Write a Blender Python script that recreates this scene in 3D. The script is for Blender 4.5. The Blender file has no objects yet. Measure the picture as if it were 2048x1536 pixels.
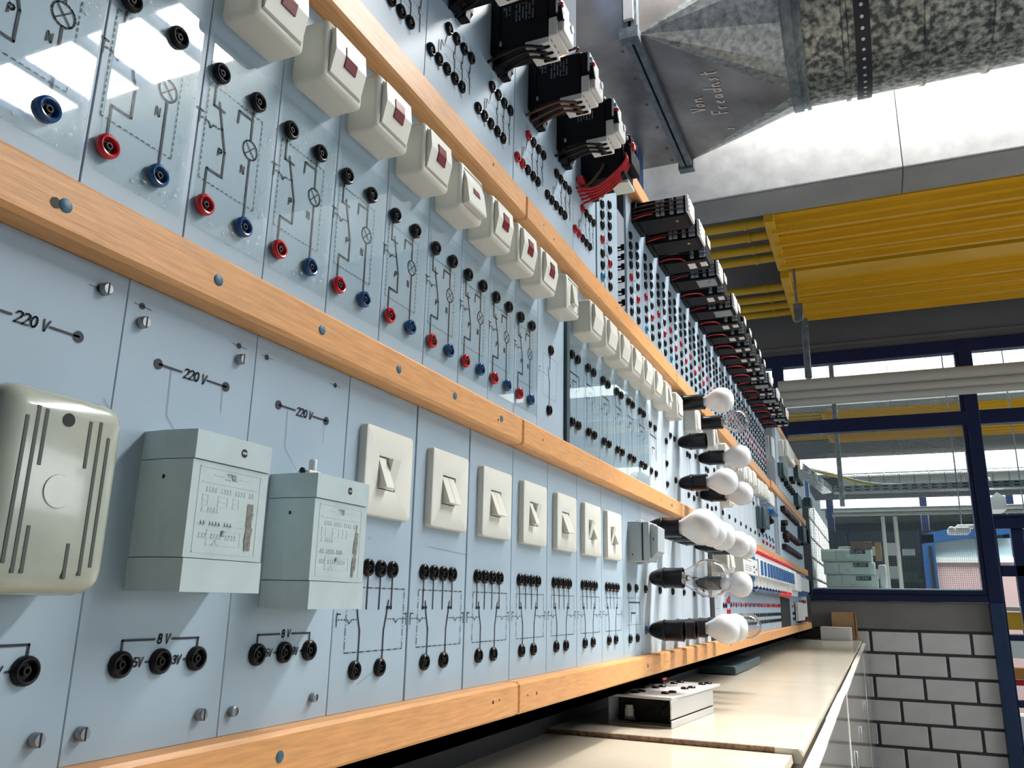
import bpy, bmesh, math, random
from mathutils import Vector, Matrix
random.seed(7)
SC = bpy.context.scene
COL = SC.collection
# Unit: 1 u = the camera's distance from the board = 0.43 m. X runs out of the board, Y along it, Z up (0 = camera height).
S = 0.43
ZF = 2.75            # camera height above the floor, in u
def W(p): return Vector((p[0]*S, p[1]*S, (p[2]+ZF)*S))
# ------------------------------------------------------------------ camera, world, light, exposure
cam_d = bpy.data.cameras.new('camera'); cam = bpy.data.objects.new('camera', cam_d); COL.objects.link(cam)
RT = ((0.9176583549670693, 0.3969042219585801, 0.019240118258118086),
      (0.08470250605439664, -0.2426823034146138, 0.9664009442656201),
      (-0.38823785110063275, 0.8851962145201658, 0.25631822559453593))
cam.matrix_world = Matrix(((RT[0][0], RT[1][0], -RT[2][0], 1*S), (RT[0][1], RT[1][1], -RT[2][1], 0),
                           (RT[0][2], RT[1][2], -RT[2][2], ZF*S), (0, 0, 0, 1)))
cam_d.sensor_width = 36; cam_d.lens = 36*1637.86/2048; cam_d.clip_start = 0.02; cam_d.clip_end = 200
SC.camera = cam
wd = bpy.data.worlds.new('sky'); SC.world = wd; wd.use_nodes = True
bg = wd.node_tree.nodes['Background']; bg.inputs[0].default_value = (0.82, 0.90, 1.0, 1); bg.inputs[1].default_value = 0.45
def area(name, loc, sx, sy, power, col=(1, 1, 1), rot=(0, 0, 0)):
    l = bpy.data.lights.new(name, 'AREA'); l.shape = 'RECTANGLE'; l.size = sx*S; l.size_y = sy*S; l.energy = power; l.color = col
    o = bpy.data.objects.new(name, l); COL.objects.link(o); o.location = W(loc); o.rotation_euler = rot; return o
for k, p in enumerate((1500, 700, 750, 750)): area('skylight_lamp', ((5.7, 5.0)[k > 0], 7.75+12.2*k, 7.9), (12.0, 15.0)[k > 0], 3.8, p, (1.0, 0.985, 0.96))
area('side_fill_lamp', (13.8, 10.0, 2.4), 9.0, 3.4, 90, (0.90, 0.95, 1.0), (math.radians(90), 0, math.radians(90)))  # added fill lamp, brightens the far wall and the transformer fronts
sun_d = bpy.data.lights.new('sun', 'SUN'); sun_d.energy = 3.8; sun_d.angle = math.radians(4); sun_d.color = (1.0, 0.95, 0.88)
sun = bpy.data.objects.new('sun', sun_d); COL.objects.link(sun); sun.rotation_euler = Vector((0.85, 0.85, 2.1)).to_track_quat('Z', 'Y').to_euler()
vs = SC.view_settings; vs.view_transform = 'Standard'; vs.look = 'None'; vs.exposure = 0.0; vs.gamma = 1.0; vs.use_curve_mapping = False
SC.cycles.max_bounces = 8; SC.cycles.transparent_max_bounces = 24; SC.cycles.use_denoising = True
SC.cycles.sample_clamp_indirect = 4.0
# ------------------------------------------------------------------ materials
def mat(name, col, rough=0.5, metal=0.0, spec=0.5, coat=0.0, var=0.0, scale=20.0, stretch=(1, 1, 1), bump=0.0, trans=0.0, ior=1.45, emit=None, col2=None, lo=0.3, hi=0.7, detail=3.0):
    m = bpy.data.materials.new(name); m.use_nodes = True; nt = m.node_tree; b = nt.nodes['Principled BSDF']
    b.inputs['Base Color'].default_value = (*col, 1); b.inputs['Roughness'].default_value = rough; b.inputs['Metallic'].default_value = metal
    b.inputs['Specular IOR Level'].default_value = spec; b.inputs['Coat Weight'].default_value = coat; b.inputs['Coat Roughness'].default_value = 0.08
    b.inputs['Transmission Weight'].default_value = trans; b.inputs['IOR'].default_value = ior
    if emit: b.inputs['Emission Color'].default_value = (*emit[0], 1); b.inputs['Emission Strength'].default_value = emit[1]
    if var or bump or col2:
        tc = nt.nodes.new('ShaderNodeTexCoord'); mp = nt.nodes.new('ShaderNodeMapping'); mp.inputs['Scale'].default_value = stretch
        nz = nt.nodes.new('ShaderNodeTexNoise'); nz.inputs['Scale'].default_value = scale; nz.inputs['Detail'].default_value = detail
        nt.links.new(tc.outputs['Object'], mp.inputs['Vector']); nt.links.new(mp.outputs['Vector'], nz.inputs['Vector'])
        if var or col2:
            cr = nt.nodes.new('ShaderNodeValToRGB'); e = cr.color_ramp.elements; e[0].position = lo; e[1].position = hi
            c2 = col2 or tuple(min(1, c*(1+var)) for c in col); c1 = col if col2 else tuple(c*(1-var) for c in col)
            e[0].color = (*c1, 1); e[1].color = (*c2, 1)
            nt.links.new(nz.outputs['Fac'], cr.inputs['Fac']); nt.links.new(cr.outputs['Color'], b.inputs['Base Color'])
        if bump:
            bp = nt.nodes.new('ShaderNodeBump'); bp.inputs['Strength'].default_value = bump; bp.inputs['Distance'].default_value = 0.002
            nt.links.new(nz.outputs['Fac'], bp.inputs['Height']); nt.links.new(bp.outputs['Normal'], b.inputs['Normal'])
    return m
M = {}
M['panel'] = mat('blue_grey_laminate', (0.365, 0.475, 0.565), 0.42, var=0.05, scale=9)
M['panel2'] = mat('pale_laminate', (0.52, 0.60, 0.67), 0.4, var=0.04, scale=9)
M['wood'] = mat('beech', (0.68, 0.335, 0.125), 0.42, var=0.14, scale=60, stretch=(5, 0.4, 5), bump=0.12, detail=5)
M['cream'] = mat('cream_plastic', (0.80, 0.80, 0.72), 0.32, coat=0.25, var=0.02, scale=30)
M['cream2'] = mat('cream_plastic_side', (0.76, 0.76, 0.68), 0.38, var=0.02)
M['white'] = mat('white_plastic', (0.78, 0.79, 0.77), 0.35)
M['tgrey'] = mat('grey_moulded_plastic', (0.50, 0.605, 0.615), 0.5, var=0.05, scale=40, bump=0.03)
M['tgreen'] = mat('greenish_grey_enamel', (0.42, 0.46, 0.385), 0.22, coat=0.6, var=0.10, scale=35)
M['black'] = mat('black_bakelite', (0.005, 0.005, 0.007), 0.28, spec=0.30)
M['blackm'] = mat('black_housing', (0.006, 0.007, 0.010), 0.55, spec=0.15)
M['hole'] = mat('dark_hole', (0.004, 0.004, 0.005), 0.6)
M['ink'] = mat('printed_ink', (0.012, 0.016, 0.028), 0.55)
M['inkg'] = mat('faded_ink', (0.16, 0.20, 0.25), 0.6)
M['red'] = mat('red_plastic', (0.55, 0.008, 0.02), 0.22, coat=0.4)
M['blue'] = mat('blue_plastic', (0.006, 0.075, 0.25), 0.22, coat=0.4)
M['plug'] = mat('blue_screw_plug', (0.03, 0.11, 0.17), 0.5, var=0.25, scale=300)
M['lens'] = mat('dark_red_lens', (0.15, 0.002, 0.010), 0.3, spec=0.3)
M['screw'] = mat('zinc_screw', (0.32, 0.34, 0.36), 0.35, metal=0.9)
M['green'] = mat('green_button', (0.02, 0.32, 0.13), 0.35)
M['yellow'] = mat('yellow_enamel', (0.66, 0.36, 0.012), 0.42, var=0.08, scale=3, stretch=(0.5, 3, 1))
M['yellowp'] = mat('yellow_pipe', (0.60, 0.36, 0.02), 0.4)
M['conc'] = mat('shaded_concrete', (0.30, 0.30, 0.29), 0.9, var=0.16, scale=2.2, bump=0.15, detail=8)  # beam concrete again, darkened for the shade on its underside
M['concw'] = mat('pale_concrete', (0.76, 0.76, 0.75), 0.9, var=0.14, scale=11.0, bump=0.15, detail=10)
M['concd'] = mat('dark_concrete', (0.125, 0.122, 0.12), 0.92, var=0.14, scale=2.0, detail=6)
M['lintel'] = mat('lintel_concrete', (0.25, 0.235, 0.22), 0.9, var=0.15, scale=3.0, detail=6)
M['brick'] = mat('sand_lime_block', (0.80, 0.785, 0.77), 0.9, var=0.09, scale=5, bump=0.2, detail=6)
M['mortar'] = mat('dark_mortar', (0.085, 0.082, 0.088), 0.95, var=0.25, scale=90)
M['frame'] = mat('dark_blue_frame', (0.006, 0.014, 0.062), 0.38, var=0.1)
M['frame2'] = mat('blue_post_paint', (0.018, 0.045, 0.115), 0.4, var=0.1)
M['bluef'] = mat('bright_blue_frame', (0.012, 0.080, 0.24), 0.4)
M['worn'] = mat('worn_print', (0.21, 0.21, 0.19), 0.8, var=0.3, scale=260)
M['tslot'] = mat('slot_shade', (0.075, 0.085, 0.075), 0.6)
M['bench'] = mat('beige_laminate', (0.74, 0.665, 0.53), 0.20, var=0.04, scale=6, coat=0.25)
M['chip'] = mat('chipboard_edge', (0.24, 0.155, 0.105), 0.85, var=0.5, scale=120)
M['cab'] = mat('cabinet_front', (0.56, 0.535, 0.465), 0.10, coat=0.7)
M['cabtop'] = mat('cabinet_edge', (0.80, 0.76, 0.66), 0.35)
M['alu'] = mat('aluminium', (0.62, 0.62, 0.61), 0.33, metal=0.55)
M['lid'] = mat('light_grey_lid', (0.55, 0.55, 0.55), 0.4)
M['card'] = mat('cardboard', (0.50, 0.30, 0.15), 0.8, var=0.08)
M['white2'] = mat('white_card', (0.82, 0.81, 0.79), 0.6)
M['grey'] = mat('mid_grey_box', (0.36, 0.42, 0.46), 0.5)
M['greyl'] = mat('light_grey_plastic', (0.60, 0.65, 0.66), 0.45)
M['slate'] = mat('slate_grey_box', (0.035, 0.07, 0.085), 0.45)
M['brown'] = mat('brown_wire', (0.09, 0.028, 0.015), 0.4)
M['redw'] = mat('red_wire', (0.50, 0.012, 0.018), 0.35)
M['bluew'] = mat('blue_wire', (0.01, 0.05, 0.14), 0.4)
M['lblue'] = mat('pale_blue_wire', (0.03, 0.30, 0.55), 0.4)
M['mcbblue'] = mat('blue_breaker_lever', (0.006, 0.10, 0.30), 0.35)
M['term'] = mat('grey_terminal', (0.20, 0.24, 0.27), 0.45)
M['galv'] = mat('galvanised_sheet', (0.06, 0.07, 0.07), 0.42, metal=0.75, col2=(0.44, 0.46, 0.41), scale=34, lo=0.40, hi=0.68, detail=5)
M['galvb'] = mat('galvanised_light', (0.22, 0.25, 0.26), 0.36, metal=0.9, col2=(0.56, 0.59, 0.58), scale=40, lo=0.3, hi=0.7, detail=5)
M['sheet'] = mat('dull_sheet_metal', (0.17, 0.16, 0.155), 0.36, metal=0.9, col2=(0.46, 0.43, 0.405), scale=3.2, lo=0.3, hi=0.7, detail=8)
M['steel'] = mat('hanger_steel', (0.17, 0.20, 0.22), 0.45, metal=0.6, var=0.3, scale=30)
M['strap'] = mat('dark_strap', (0.012, 0.013, 0.02), 0.5)
M['trough'] = mat('pale_grey_pipe', (0.48, 0.47, 0.42), 0.5)
M['pipew'] = mat('white_pipe', (0.80, 0.80, 0.78), 0.5)
M['wallw'] = mat('white_wall', (0.75, 0.76, 0.76), 0.9)
M['deep'] = mat('hall_gloom', (0.012, 0.028, 0.038), 0.6)  # gloom of the deep hall put into the colour
M['wallg'] = mat('grey_wall', (0.19, 0.24, 0.29), 0.9)
M['floor'] = mat('grey_floor', (0.20, 0.20, 0.20), 0.5, var=0.1, scale=2)
M['chalk'] = mat('chalk', (0.85, 0.74, 0.66), 0.9)
M['pink'] = mat('pink_board', (0.62, 0.42, 0.42), 0.5)
M['paleb'] = mat('pale_blue_board', (0.45, 0.57, 0.64), 0.5)
M['drawer'] = mat('translucent_drawer', (0.72, 0.82, 0.75), 0.35)
M['orange'] = mat('orange_box', (0.55, 0.20, 0.03), 0.6)
M['opal'] = mat('opal_glass', (0.97, 0.965, 0.96), 0.12, coat=0.5)
M['opal'].node_tree.nodes['Principled BSDF'].inputs['Subsurface Weight'].default_value = 0.35
M['opal'].node_tree.nodes['Principled BSDF'].inputs['Subsurface Radius'].default_value = (0.02, 0.02, 0.02)
M['brass'] = mat('lamp_cap', (0.55, 0.50, 0.45), 0.3, metal=0.9)
M['filament'] = mat('filament', (0.03, 0.03, 0.03), 0.4, metal=0.6)
def glassy(name, tint=(1, 1, 1), rough=0.02, ior=1.45, wires=None, dust=0.0, fscale=1.0, blend_dust=(0.8, 0.85, 0.9)):
    """a thin pane: clear, reflecting by Fresnel; wires = grid pitch of the wire mesh cast into it (m)"""
    m = bpy.data.materials.new(name); m.use_nodes = True; nt = m.node_tree; N = nt.nodes; L = nt.links; N.clear()
    out = N.new('ShaderNodeOutputMaterial'); tr = N.new('ShaderNodeBsdfTransparent'); tr.inputs[0].default_value = (*tint, 1)
    gl = N.new('ShaderNodeBsdfGlossy'); gl.inputs['Roughness'].default_value = rough
    fr = N.new('ShaderNodeFresnel'); fr.inputs[0].default_value = ior
    mx = N.new('ShaderNodeMixShader'); f = N.new('ShaderNodeMath'); f.operation = 'MULTIPLY'; f.inputs[1].default_value = fscale; f.use_clamp = True
    gm = N.new('ShaderNodeNewGeometry'); bf = N.new('ShaderNodeMath'); bf.operation = 'SUBTRACT'; bf.inputs[0].default_value = 1.0; L.new(gm.outputs['Backfacing'], bf.inputs[1])
    bk = N.new('ShaderNodeMath'); bk.operation = 'MULTIPLY'; L.new(fr.outputs[0], bk.inputs[0]); L.new(bf.outputs[0], bk.inputs[1])
    L.new(bk.outputs[0], f.inputs[0]); L.new(f.outputs[0], mx.inputs[0]); L.new(tr.outputs[0], mx.inputs[1]); L.new(gl.outputs[0], mx.inputs[2])
    last = mx
    tc = N.new('ShaderNodeTexCoord')
    if dust:
        nz = N.new('ShaderNodeTexNoise'); nz.inputs['Scale'].default_value = 330; nz.inputs['Detail'].default_value = 1
        nb = N.new('ShaderNodeTexNoise'); nb.inputs['Scale'].default_value = 22; nb.inputs['Detail'].default_value = 2
        L.new(tc.outputs['Object'], nz.inputs['Vector']); L.new(tc.outputs['Object'], nb.inputs['Vector'])
        r1 = N.new('ShaderNodeMapRange'); r1.inputs[1].default_value = 0.66; r1.inputs[2].default_value = 0.72; L.new(nz.outputs['Fac'], r1.inputs[0])
        r2 = N.new('ShaderNodeMapRange'); r2.inputs[1].default_value = 0.50; r2.inputs[2].default_value = 0.62; L.new(nb.outputs['Fac'], r2.inputs[0])
        mu = N.new('ShaderNodeMath'); mu.operation = 'MULTIPLY'; L.new(r1.outputs[0], mu.inputs[0]); L.new(r2.outputs[0], mu.inputs[1])
        m2 = N.new('ShaderNodeMath'); m2.operation = 'MULTIPLY'; m2.inputs[1].default_value = dust; L.new(mu.outputs[0], m2.inputs[0])
        df = N.new('ShaderNodeBsdfDiffuse'); df.inputs[0].default_value = (*blend_dust, 1)
        mx2 = N.new('ShaderNodeMixShader'); L.new(m2.outputs[0], mx2.inputs[0]); L.new(last.outputs[0], mx2.inputs[1]); L.new(df.outputs[0], mx2.inputs[2]); last = mx2
    if wires:
        sp = N.new('ShaderNodeSeparateXYZ'); L.new(tc.outputs['Object'], sp.inputs[0]); ms = []
        for ax in ('X', 'Z'):
            a = N.new('ShaderNodeMath'); a.operation = 'DIVIDE'; a.inputs[1].default_value = wires; L.new(sp.outputs[ax], a.inputs[0])
            b = N.new('ShaderNodeMath'); b.operation = 'FRACT'; L.new(a.outputs[0], b.inputs[0])
            c = N.new('ShaderNodeMath'); c.operation = 'LESS_THAN'; c.inputs[1].default_value = 0.11; L.new(b.outputs[0], c.inputs[0]); ms.append(c)
        mm = N.new('ShaderNodeMath'); mm.operation = 'MAXIMUM'; L.new(ms[0].outputs[0], mm.inputs[0]); L.new(ms[1].outputs[0], mm.inputs[1])
        df = N.new('ShaderNodeBsdfDiffuse'); df.inputs[0].default_value = (0.25, 0.28, 0.30, 1)
        mx3 = N.new('ShaderNodeMixShader'); L.new(mm.outputs[0], mx3.inputs[0]); L.new(last.outputs[0], mx3.inputs[1]); L.new(df.outputs[0], mx3.inputs[2]); last = mx3
    L.new(last.outputs[0], out.inputs[0]); return m
M['acrylic'] = glassy('acrylic_sheet', (0.945, 0.965, 0.965), 0.025, 1.5, dust=0.8, fscale=1.0)
M['acrylic2'] = glassy('clean_acrylic_sheet', (0.955, 0.975, 0.975), 0.02, 1.5, fscale=1.0)
M['pane'] = glassy('window_pane', (0.90, 0.96, 0.96), 0.01, 1.5)
M['wirepane'] = glassy('wired_window_pane', (0.90, 0.96, 0.96), 0.01, 1.5, wires=0.0127)
M['clear'] = mat('clear_bulb_glass', (1, 1, 1), 0.0, trans=1.0, ior=1.45)
# ------------------------------------------------------------------ mesh helpers (all coordinates in u)
ORG = {}
class MB:
    def __init__(s): s.v = []; s.f = []; s.m = []; s.sm = []
    def add(s, v, f, mi=0, sm=False):
        n = len(s.v); s.v += [tuple(p) for p in v]; s.f += [tuple(i+n for i in q) for q in f]; s.m += [mi]*len(f); s.sm += [sm]*len(f); return s
    def box(s, x0, x1, y0, y1, z0, z1, mi=0):
        return s.add([(x0,y0,z0),(x1,y0,z0),(x1,y1,z0),(x0,y1,z0),(x0,y0,z1),(x1,y0,z1),(x1,y1,z1),(x0,y1,z1)],
                     [(0,3,2,1),(4,5,6,7),(0,1,5,4),(2,3,7,6),(1,2,6,5),(3,0,4,7)], mi)
    def bm(s, b, mi=0, sm=False):
        b.verts.index_update(); b.verts.ensure_lookup_table()
        s.add([v.co[:] for v in b.verts], [[v.index for v in f.verts] for f in b.faces], mi, sm); b.free(); return s
    def rbox(s, x0, x1, y0, y1, z0, z1, r=0.01, seg=2, mi=0, inset=None, edges='all', sm=True):
        b = bmesh.new(); bmesh.ops.create_cube(b, size=1)
        for v in b.verts: v.co = Vector(((x0+x1)/2+v.co.x*(x1-x0), (y0+y1)/2+v.co.y*(y1-y0), (z0+z1)/2+v.co.z*(z1-z0)))
        es = list(b.edges)
        if edges == 'front': es = [e for e in b.edges if not all(abs(v.co.x-x0) < 1e-6 for v in e.verts)]
        if edges == 'x': es = [e for e in b.edges if abs(e.verts[0].co.x-e.verts[1].co.x) > 1e-6]
        bmesh.ops.bevel(b, geom=es, offset=r, segments=seg, affect='EDGES', profile=0.5)
        if inset:
            b.faces.ensure_lookup_table(); b.normal_update()
            f = max((f for f in b.faces if f.normal.x > 0.9), key=lambda f: f.calc_area())
            bmesh.ops.inset_region(b, faces=[f], thickness=inset[0]); 
            for v in f.verts: v.co.x -= inset[1]
        return s.bm(b, mi, sm)
    def prism(s, prof, a0, a1, axis='y', mi=0, sm=False):
        """a closed profile swept along an axis; prof in the two other axes: y:(x,z) x:(y,z) z:(x,y)"""
        mk = {'y': lambda p, t: (p[0], t, p[1]), 'x': lambda p, t: (t, p[0], p[1]), 'z': lambda p, t: (p[0], p[1], t)}[axis]
        n = len(prof); v = [mk(p, a0) for p in prof]+[mk(p, a1) for p in prof]
        f = [tuple((i, (i+1) % n, (i+1) % n+n, i+n)) for i in range(n)]+[tuple(range(n))[::-1], tuple(range(n, 2*n))]
        return s.add(v, f, mi, sm)
    def lathe(s, prof, c=(0, 0, 0), axis='x', seg=16, mi=0, sm=True, cap=True):
        """prof = [(r, t)] turned about the axis through c"""
        v = []; f = []
        for r, t in prof:
            for k in range(seg):
                a = 2*math.pi*k/seg; p, q = r*math.cos(a), r*math.sin(a)
                v.append({'x': (c[0]+t, c[1]+p, c[2]+q), 'y': (c[0]+q, c[1]+t, c[2]+p), 'z': (c[0]+p, c[1]+q, c[2]+t)}[axis])
        for i in range(len(prof)-1):
            for k in range(seg): f.append((i*seg+k, i*seg+(k+1) % seg, (i+1)*seg+(k+1) % seg, (i+1)*seg+k))
        if cap:
            f.append(tuple(range(seg))[::-1]); n = (len(prof)-1)*seg; f.append(tuple(range(n, n+seg)))
        return s.add(v, f, mi, sm)
    def cyl(s, a, b, r, seg=10, mi=0, r2=None):
        a, b = Vector(a), Vector(b); d = (b-a).normalized(); u = d.orthogonal().normalized(); w = d.cross(u); r2 = r if r2 is None else r2
        v = [a+(u*math.cos(t)+w*math.sin(t))*r for t in [2*math.pi*k/seg for k in range(seg)]]+[b+(u*math.cos(t)+w*math.sin(t))*r2 for t in [2*math.pi*k/seg for k in range(seg)]]
        f = [(k, (k+1) % seg, (k+1) % seg+seg, k+seg) for k in range(seg)]+[tuple(range(seg))[::-1], tuple(range(seg, 2*seg))]
        return s.add(v, f, mi, True)
    def tube(s, pts, r, seg=5, mi=0, sub=3):
        P = [Vector(p) for p in pts]
        if sub > 1 and len(P) > 2:      # Catmull-Rom
            Q = [P[0]*2-P[1]]+P+[P[-1]*2-P[-2]]; out = []
            for i in range(1, len(Q)-2):
                for k in range(sub):
                    t = k/sub; a, b, c, d = Q[i-1:i+3]
                    out.append(0.5*((2*b)+(c-a)*t+(2*a-5*b+4*c-d)*t*t+(3*b-a-3*c+d)*t**3))
            P = out+[P[-1]]
        v = []; u = None
        for i, p in enumerate(P):
            d = (P[min(i+1, len(P)-1)]-P[max(i-1, 0)]).normalized()
            u = d.orthogonal().normalized() if u is None else (u-d*u.dot(d)).normalized()
            w = d.cross(u)
            v += [p+(u*math.cos(2*math.pi*k/seg)+w*math.sin(2*math.pi*k/seg))*r for k in range(seg)]
        f = [(i*seg+k, i*seg+(k+1) % seg, (i+1)*seg+(k+1) % seg, (i+1)*seg+k) for i in range(len(P)-1) for k in range(seg)]
        n = (len(P)-1)*seg; f += [tuple(range(seg))[::-1], tuple(range(n, n+seg))]
        return s.add(v, f, mi, True)
    def line(s, pts, w, x=0.0012, mi=0, dash=None):
        """a flat printed stroke on the board; pts = [(y, z)]"""
        for (a, b) in zip(pts, pts[1:]):
            d = Vector((b[0]-a[0], b[1]-a[1])); L = d.length
            if L < 1e-6: continue
            d /= L; n = Vector((-d.y, d.x))*w/2; segs = [(-w/2, L+w/2)]
            if dash:
                segs = []; t = 0; k = 0
                while t < L:
                    e = min(L, t+dash[k % len(dash)])
                    if k % 2 == 0: segs.append((t, e))
                    t = e; k += 1
            for t0, t1 in segs:
                p, q = Vector(a)+d*t0, Vector(a)+d*t1
                s.add([(x, *(p-n)), (x, *(q-n)), (x, *(q+n)), (x, *(p+n))], [(0, 1, 2, 3)], mi)
        return s
    def relief(s, pts, w, x, h=.0006, mi=0):
        for (a, b) in zip(pts, pts[1:]):
            d = Vector((b[0]-a[0], b[1]-a[1])); L = d.length
            if L < 1e-6: continue
            d /= L; n = Vector((-d.y, d.x))*w/2; p, q = Vector(a)-d*w/2, Vector(b)+d*w/2; c = [p-n, q-n, q+n, p+n]
            s.add([(x, *k) for k in c]+[(x+h, *(k-(k-(p+q)/2)*.0)) for k in c], [(4, 5, 6, 7), (0, 1, 5, 4), (1, 2, 6, 5), (2, 3, 7, 6), (3, 0, 4, 7)], mi)
        return s
    def disc(s, y, z, r, x=0.0012, mi=0, seg=14):
        return s.add([(x, y+r*math.cos(2*math.pi*k/seg), z+r*math.sin(2*math.pi*k/seg)) for k in range(seg)], [tuple(range(seg))], mi)
    def ring(s, y, z, r, w, x=0.0012, mi=0, seg=20):
        return s.line([(y+r*math.cos(2*math.pi*k/seg), z+r*math.sin(2*math.pi*k/seg)) for k in range(seg+1)], w, x, mi)
    def text(s, t, y, z, h, w, x=0.0012, mi=0, slant=0.15, adv=0.75):
        for ch in t:
            for st in GLYPH.get(ch, []): s.line([(y+(px+slant*pz)*h, z+pz*h) for px, pz in st], w, x, mi)
            y += h*(adv if ch != ' ' else adv*0.6)
        return s
    def mesh(s, name, mats, o=(0, 0, 0)):
        me = bpy.data.meshes.new(name)
        me.from_pydata([((p[0]-o[0])*S, (p[1]-o[1])*S, (p[2]-o[2])*S) for p in s.v], [], s.f)
        for m in (mats if isinstance(mats, (list, tuple)) else [mats]): me.materials.append(M[m] if isinstance(m, str) else m)
        me.polygons.foreach_set('material_index', s.m); me.polygons.foreach_set('use_smooth', s.sm)
        if any(s.sm): 
            try: me.set_sharp_from_angle(angle=math.radians(38))
            except Exception: pass
        me.update(); return me
    def build(s, name, mats, parent=None, o=None):
        if o is None: o = ORG[parent.name] if parent else (0, 0, 0)
        return put(name, s.mesh(name, mats, o), parent, o)
def put(name, data, parent=None, o=(0, 0, 0)):
    ob = bpy.data.objects.new(name, data); COL.objects.link(ob); ORG[ob.name] = tuple(o)
    if parent: po = ORG[parent.name]; ob.parent = parent; ob.location = Vector((o[0]-po[0], o[1]-po[1], o[2]-po[2]))*S
    else: ob.location = W(o)
    return ob
def tag(o, label, cat, group=None, kind=None):
    o['label'] = label; o['category'] = cat
    if group: o['group'] = group
    if kind: o['kind'] = kind
    return o
def thing(name, o, label, cat, group=None): return tag(put(name, None, None, o), label, cat, group)
def struct(name, mb, mats, o=(0, 0, 0)):
    ob = mb.build(name, mats, None, o); ob['kind'] = 'structure'; return ob
def copy_tree(src, o, label=None, group=None):
    def cp(s, parent):
        c = s.copy(); COL.objects.link(c)
        if parent: c.parent = parent
        for ch in s.children: cp(ch, c)
        return c
    r = cp(src, None); r.location = W(o); ORG[r.name] = tuple(o)
    if label: r['label'] = label
    if group: r['group'] = group
    return r
def orthopts(n, r=0.28, cy=0.3, cz=0.5, sy=1.0, sz=1.75): return [(cy+r*sy*math.cos(2*math.pi*k/n), cz+r*sz*math.sin(2*math.pi*k/n)) for k in range(n+1)]
GLYPH = {'2': [[(0,.8),(.1,.95),(.3,1),(.5,.92),(.55,.75),(.45,.52),(0,0),(.55,0)]], '0': [orthopts(12)],
 'V': [[(0,1),(.25,0),(.58,1)]], '8': [orthopts(10,.22,.3,.76,1,1.1), orthopts(10,.26,.3,.27,1,1.02)],
 '5': [[(.5,1),(.08,1),(.03,.55),(.3,.62),(.52,.45),(.5,.15),(.27,0),(.02,.1)]],
 '3': [[(.03,.9),(.25,1),(.5,.88),(.48,.65),(.25,.53),(.5,.4),(.53,.15),(.28,0),(0,.1)]],
 'P': [[(0,0),(0,1),(.38,1),(.52,.85),(.5,.6),(.36,.48),(0,.48)]], 'N': [[(0,0),(0,1),(.5,0),(.5,1)]], '-': [[(.05,.45),(.5,.45)]],
 'l': [[(.1,0),(.1,1)]], 'm': [[(0,0),(0,.6),(.25,.6),(.25,0)],[(.25,.6),(.5,.6),(.5,0)]], 'o': [orthopts(8,.22,.27,.3,1,1.3)], 'u': [[(0,.6),(0,0),(.4,0),(.4,.6)]],
 '1': [[(.1,.8),(.3,1),(.3,0)]], '4': [[(.4,0),(.4,1),(0,.3),(.55,.3)]], '6': [orthopts(10,.25,.3,.28,1,1.05),[(.08,.35),(.2,.8),(.45,1)]],
 'T': [[(0,1),(.55,1)],[(.27,1),(.27,0)]], 'L': [[(0,1),(0,0),(.45,0)]], 'M': [[(0,0),(0,1),(.3,.4),(.6,1),(.6,0)]], 'A': [[(0,0),(.28,1),(.56,0)],[(.1,.35),(.46,.35)]],
 'E': [[(.5,1),(0,1),(0,0),(.5,0)],[(0,.5),(.4,.5)]], 'I': [[(.2,0),(.2,1)]], 'S': [[(.5,.9),(.25,1),(.05,.8),(.45,.3),(.3,0),(0,.1)]], 'B': [[(0,0),(0,1),(.4,.95),(.4,.6),(0,.5),(.5,.45),(.5,.05),(0,0)]], 'U': [[(0,1),(0,.1),(.25,0),(.5,.1),(.5,1)]]}
ORD = ['first','second','third','fourth','fifth','sixth','seventh','eighth','ninth','tenth','eleventh','twelfth','thirteenth','fourteenth','fifteenth','sixteenth','seventeenth','eighteenth','nineteenth','twentieth','twenty-first','twenty-second']
# ================================================================== SETTING
struct('floor', MB().box(-1.4, 14, -4, 60, -2.95, -2.75), 'floor')
# the side wall behind the boards: parapet, then blue-framed glazing open to the sky
struct('wall_left', MB().box(-1.45, -1.25, -4, 60, -2.75, 0.9), 'wallw')
struct('wall_right', MB().box(14, 14.2, -4, 60, -2.75, 7.4), 'wallg'); w3 = put('added_window_frame', None, None, (13.9, 10, 0.7)); w3['kind'] = 'structure'; [MB().box(13.86, 13.98, y, y+.16, 0.6, 4.2).build('frame_post', 'bluef', w3) for y in (5.3, 8.5, 11.4, 14.5)]; [MB().box(13.86, 13.98, 5.3, 14.66, z, z+.14).build('frame_rail', 'bluef', w3) for z in (.56, 4.1)]; struct('wall_near', MB().box(-1.4, 14.2, -4.2, -4, -2.75, 6.8), 'wallg')  # the window frame on the right wall is added around the fill lamp
gz = put('window_2', None, None, (-1.3, 0, 0.9)); gz['kind'] = 'structure'
for y in (-2.0, 0.4, 2.8, 5.2, 9.0, 12.4, 15.2, 20, 25, 30, 36): MB().box(-1.40, -1.28, y, y+0.22, 0.9, 6.6).build('frame_post', 'bluef', gz)
MB().box(-1.40, -1.28, -4, 38, 0.9, 1.0).build('frame_rail', 'bluef', gz)
MB().box(-1.40, -1.28, -4, 38, 6.4, 6.6).build('frame_rail', 'bluef', gz)
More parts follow.
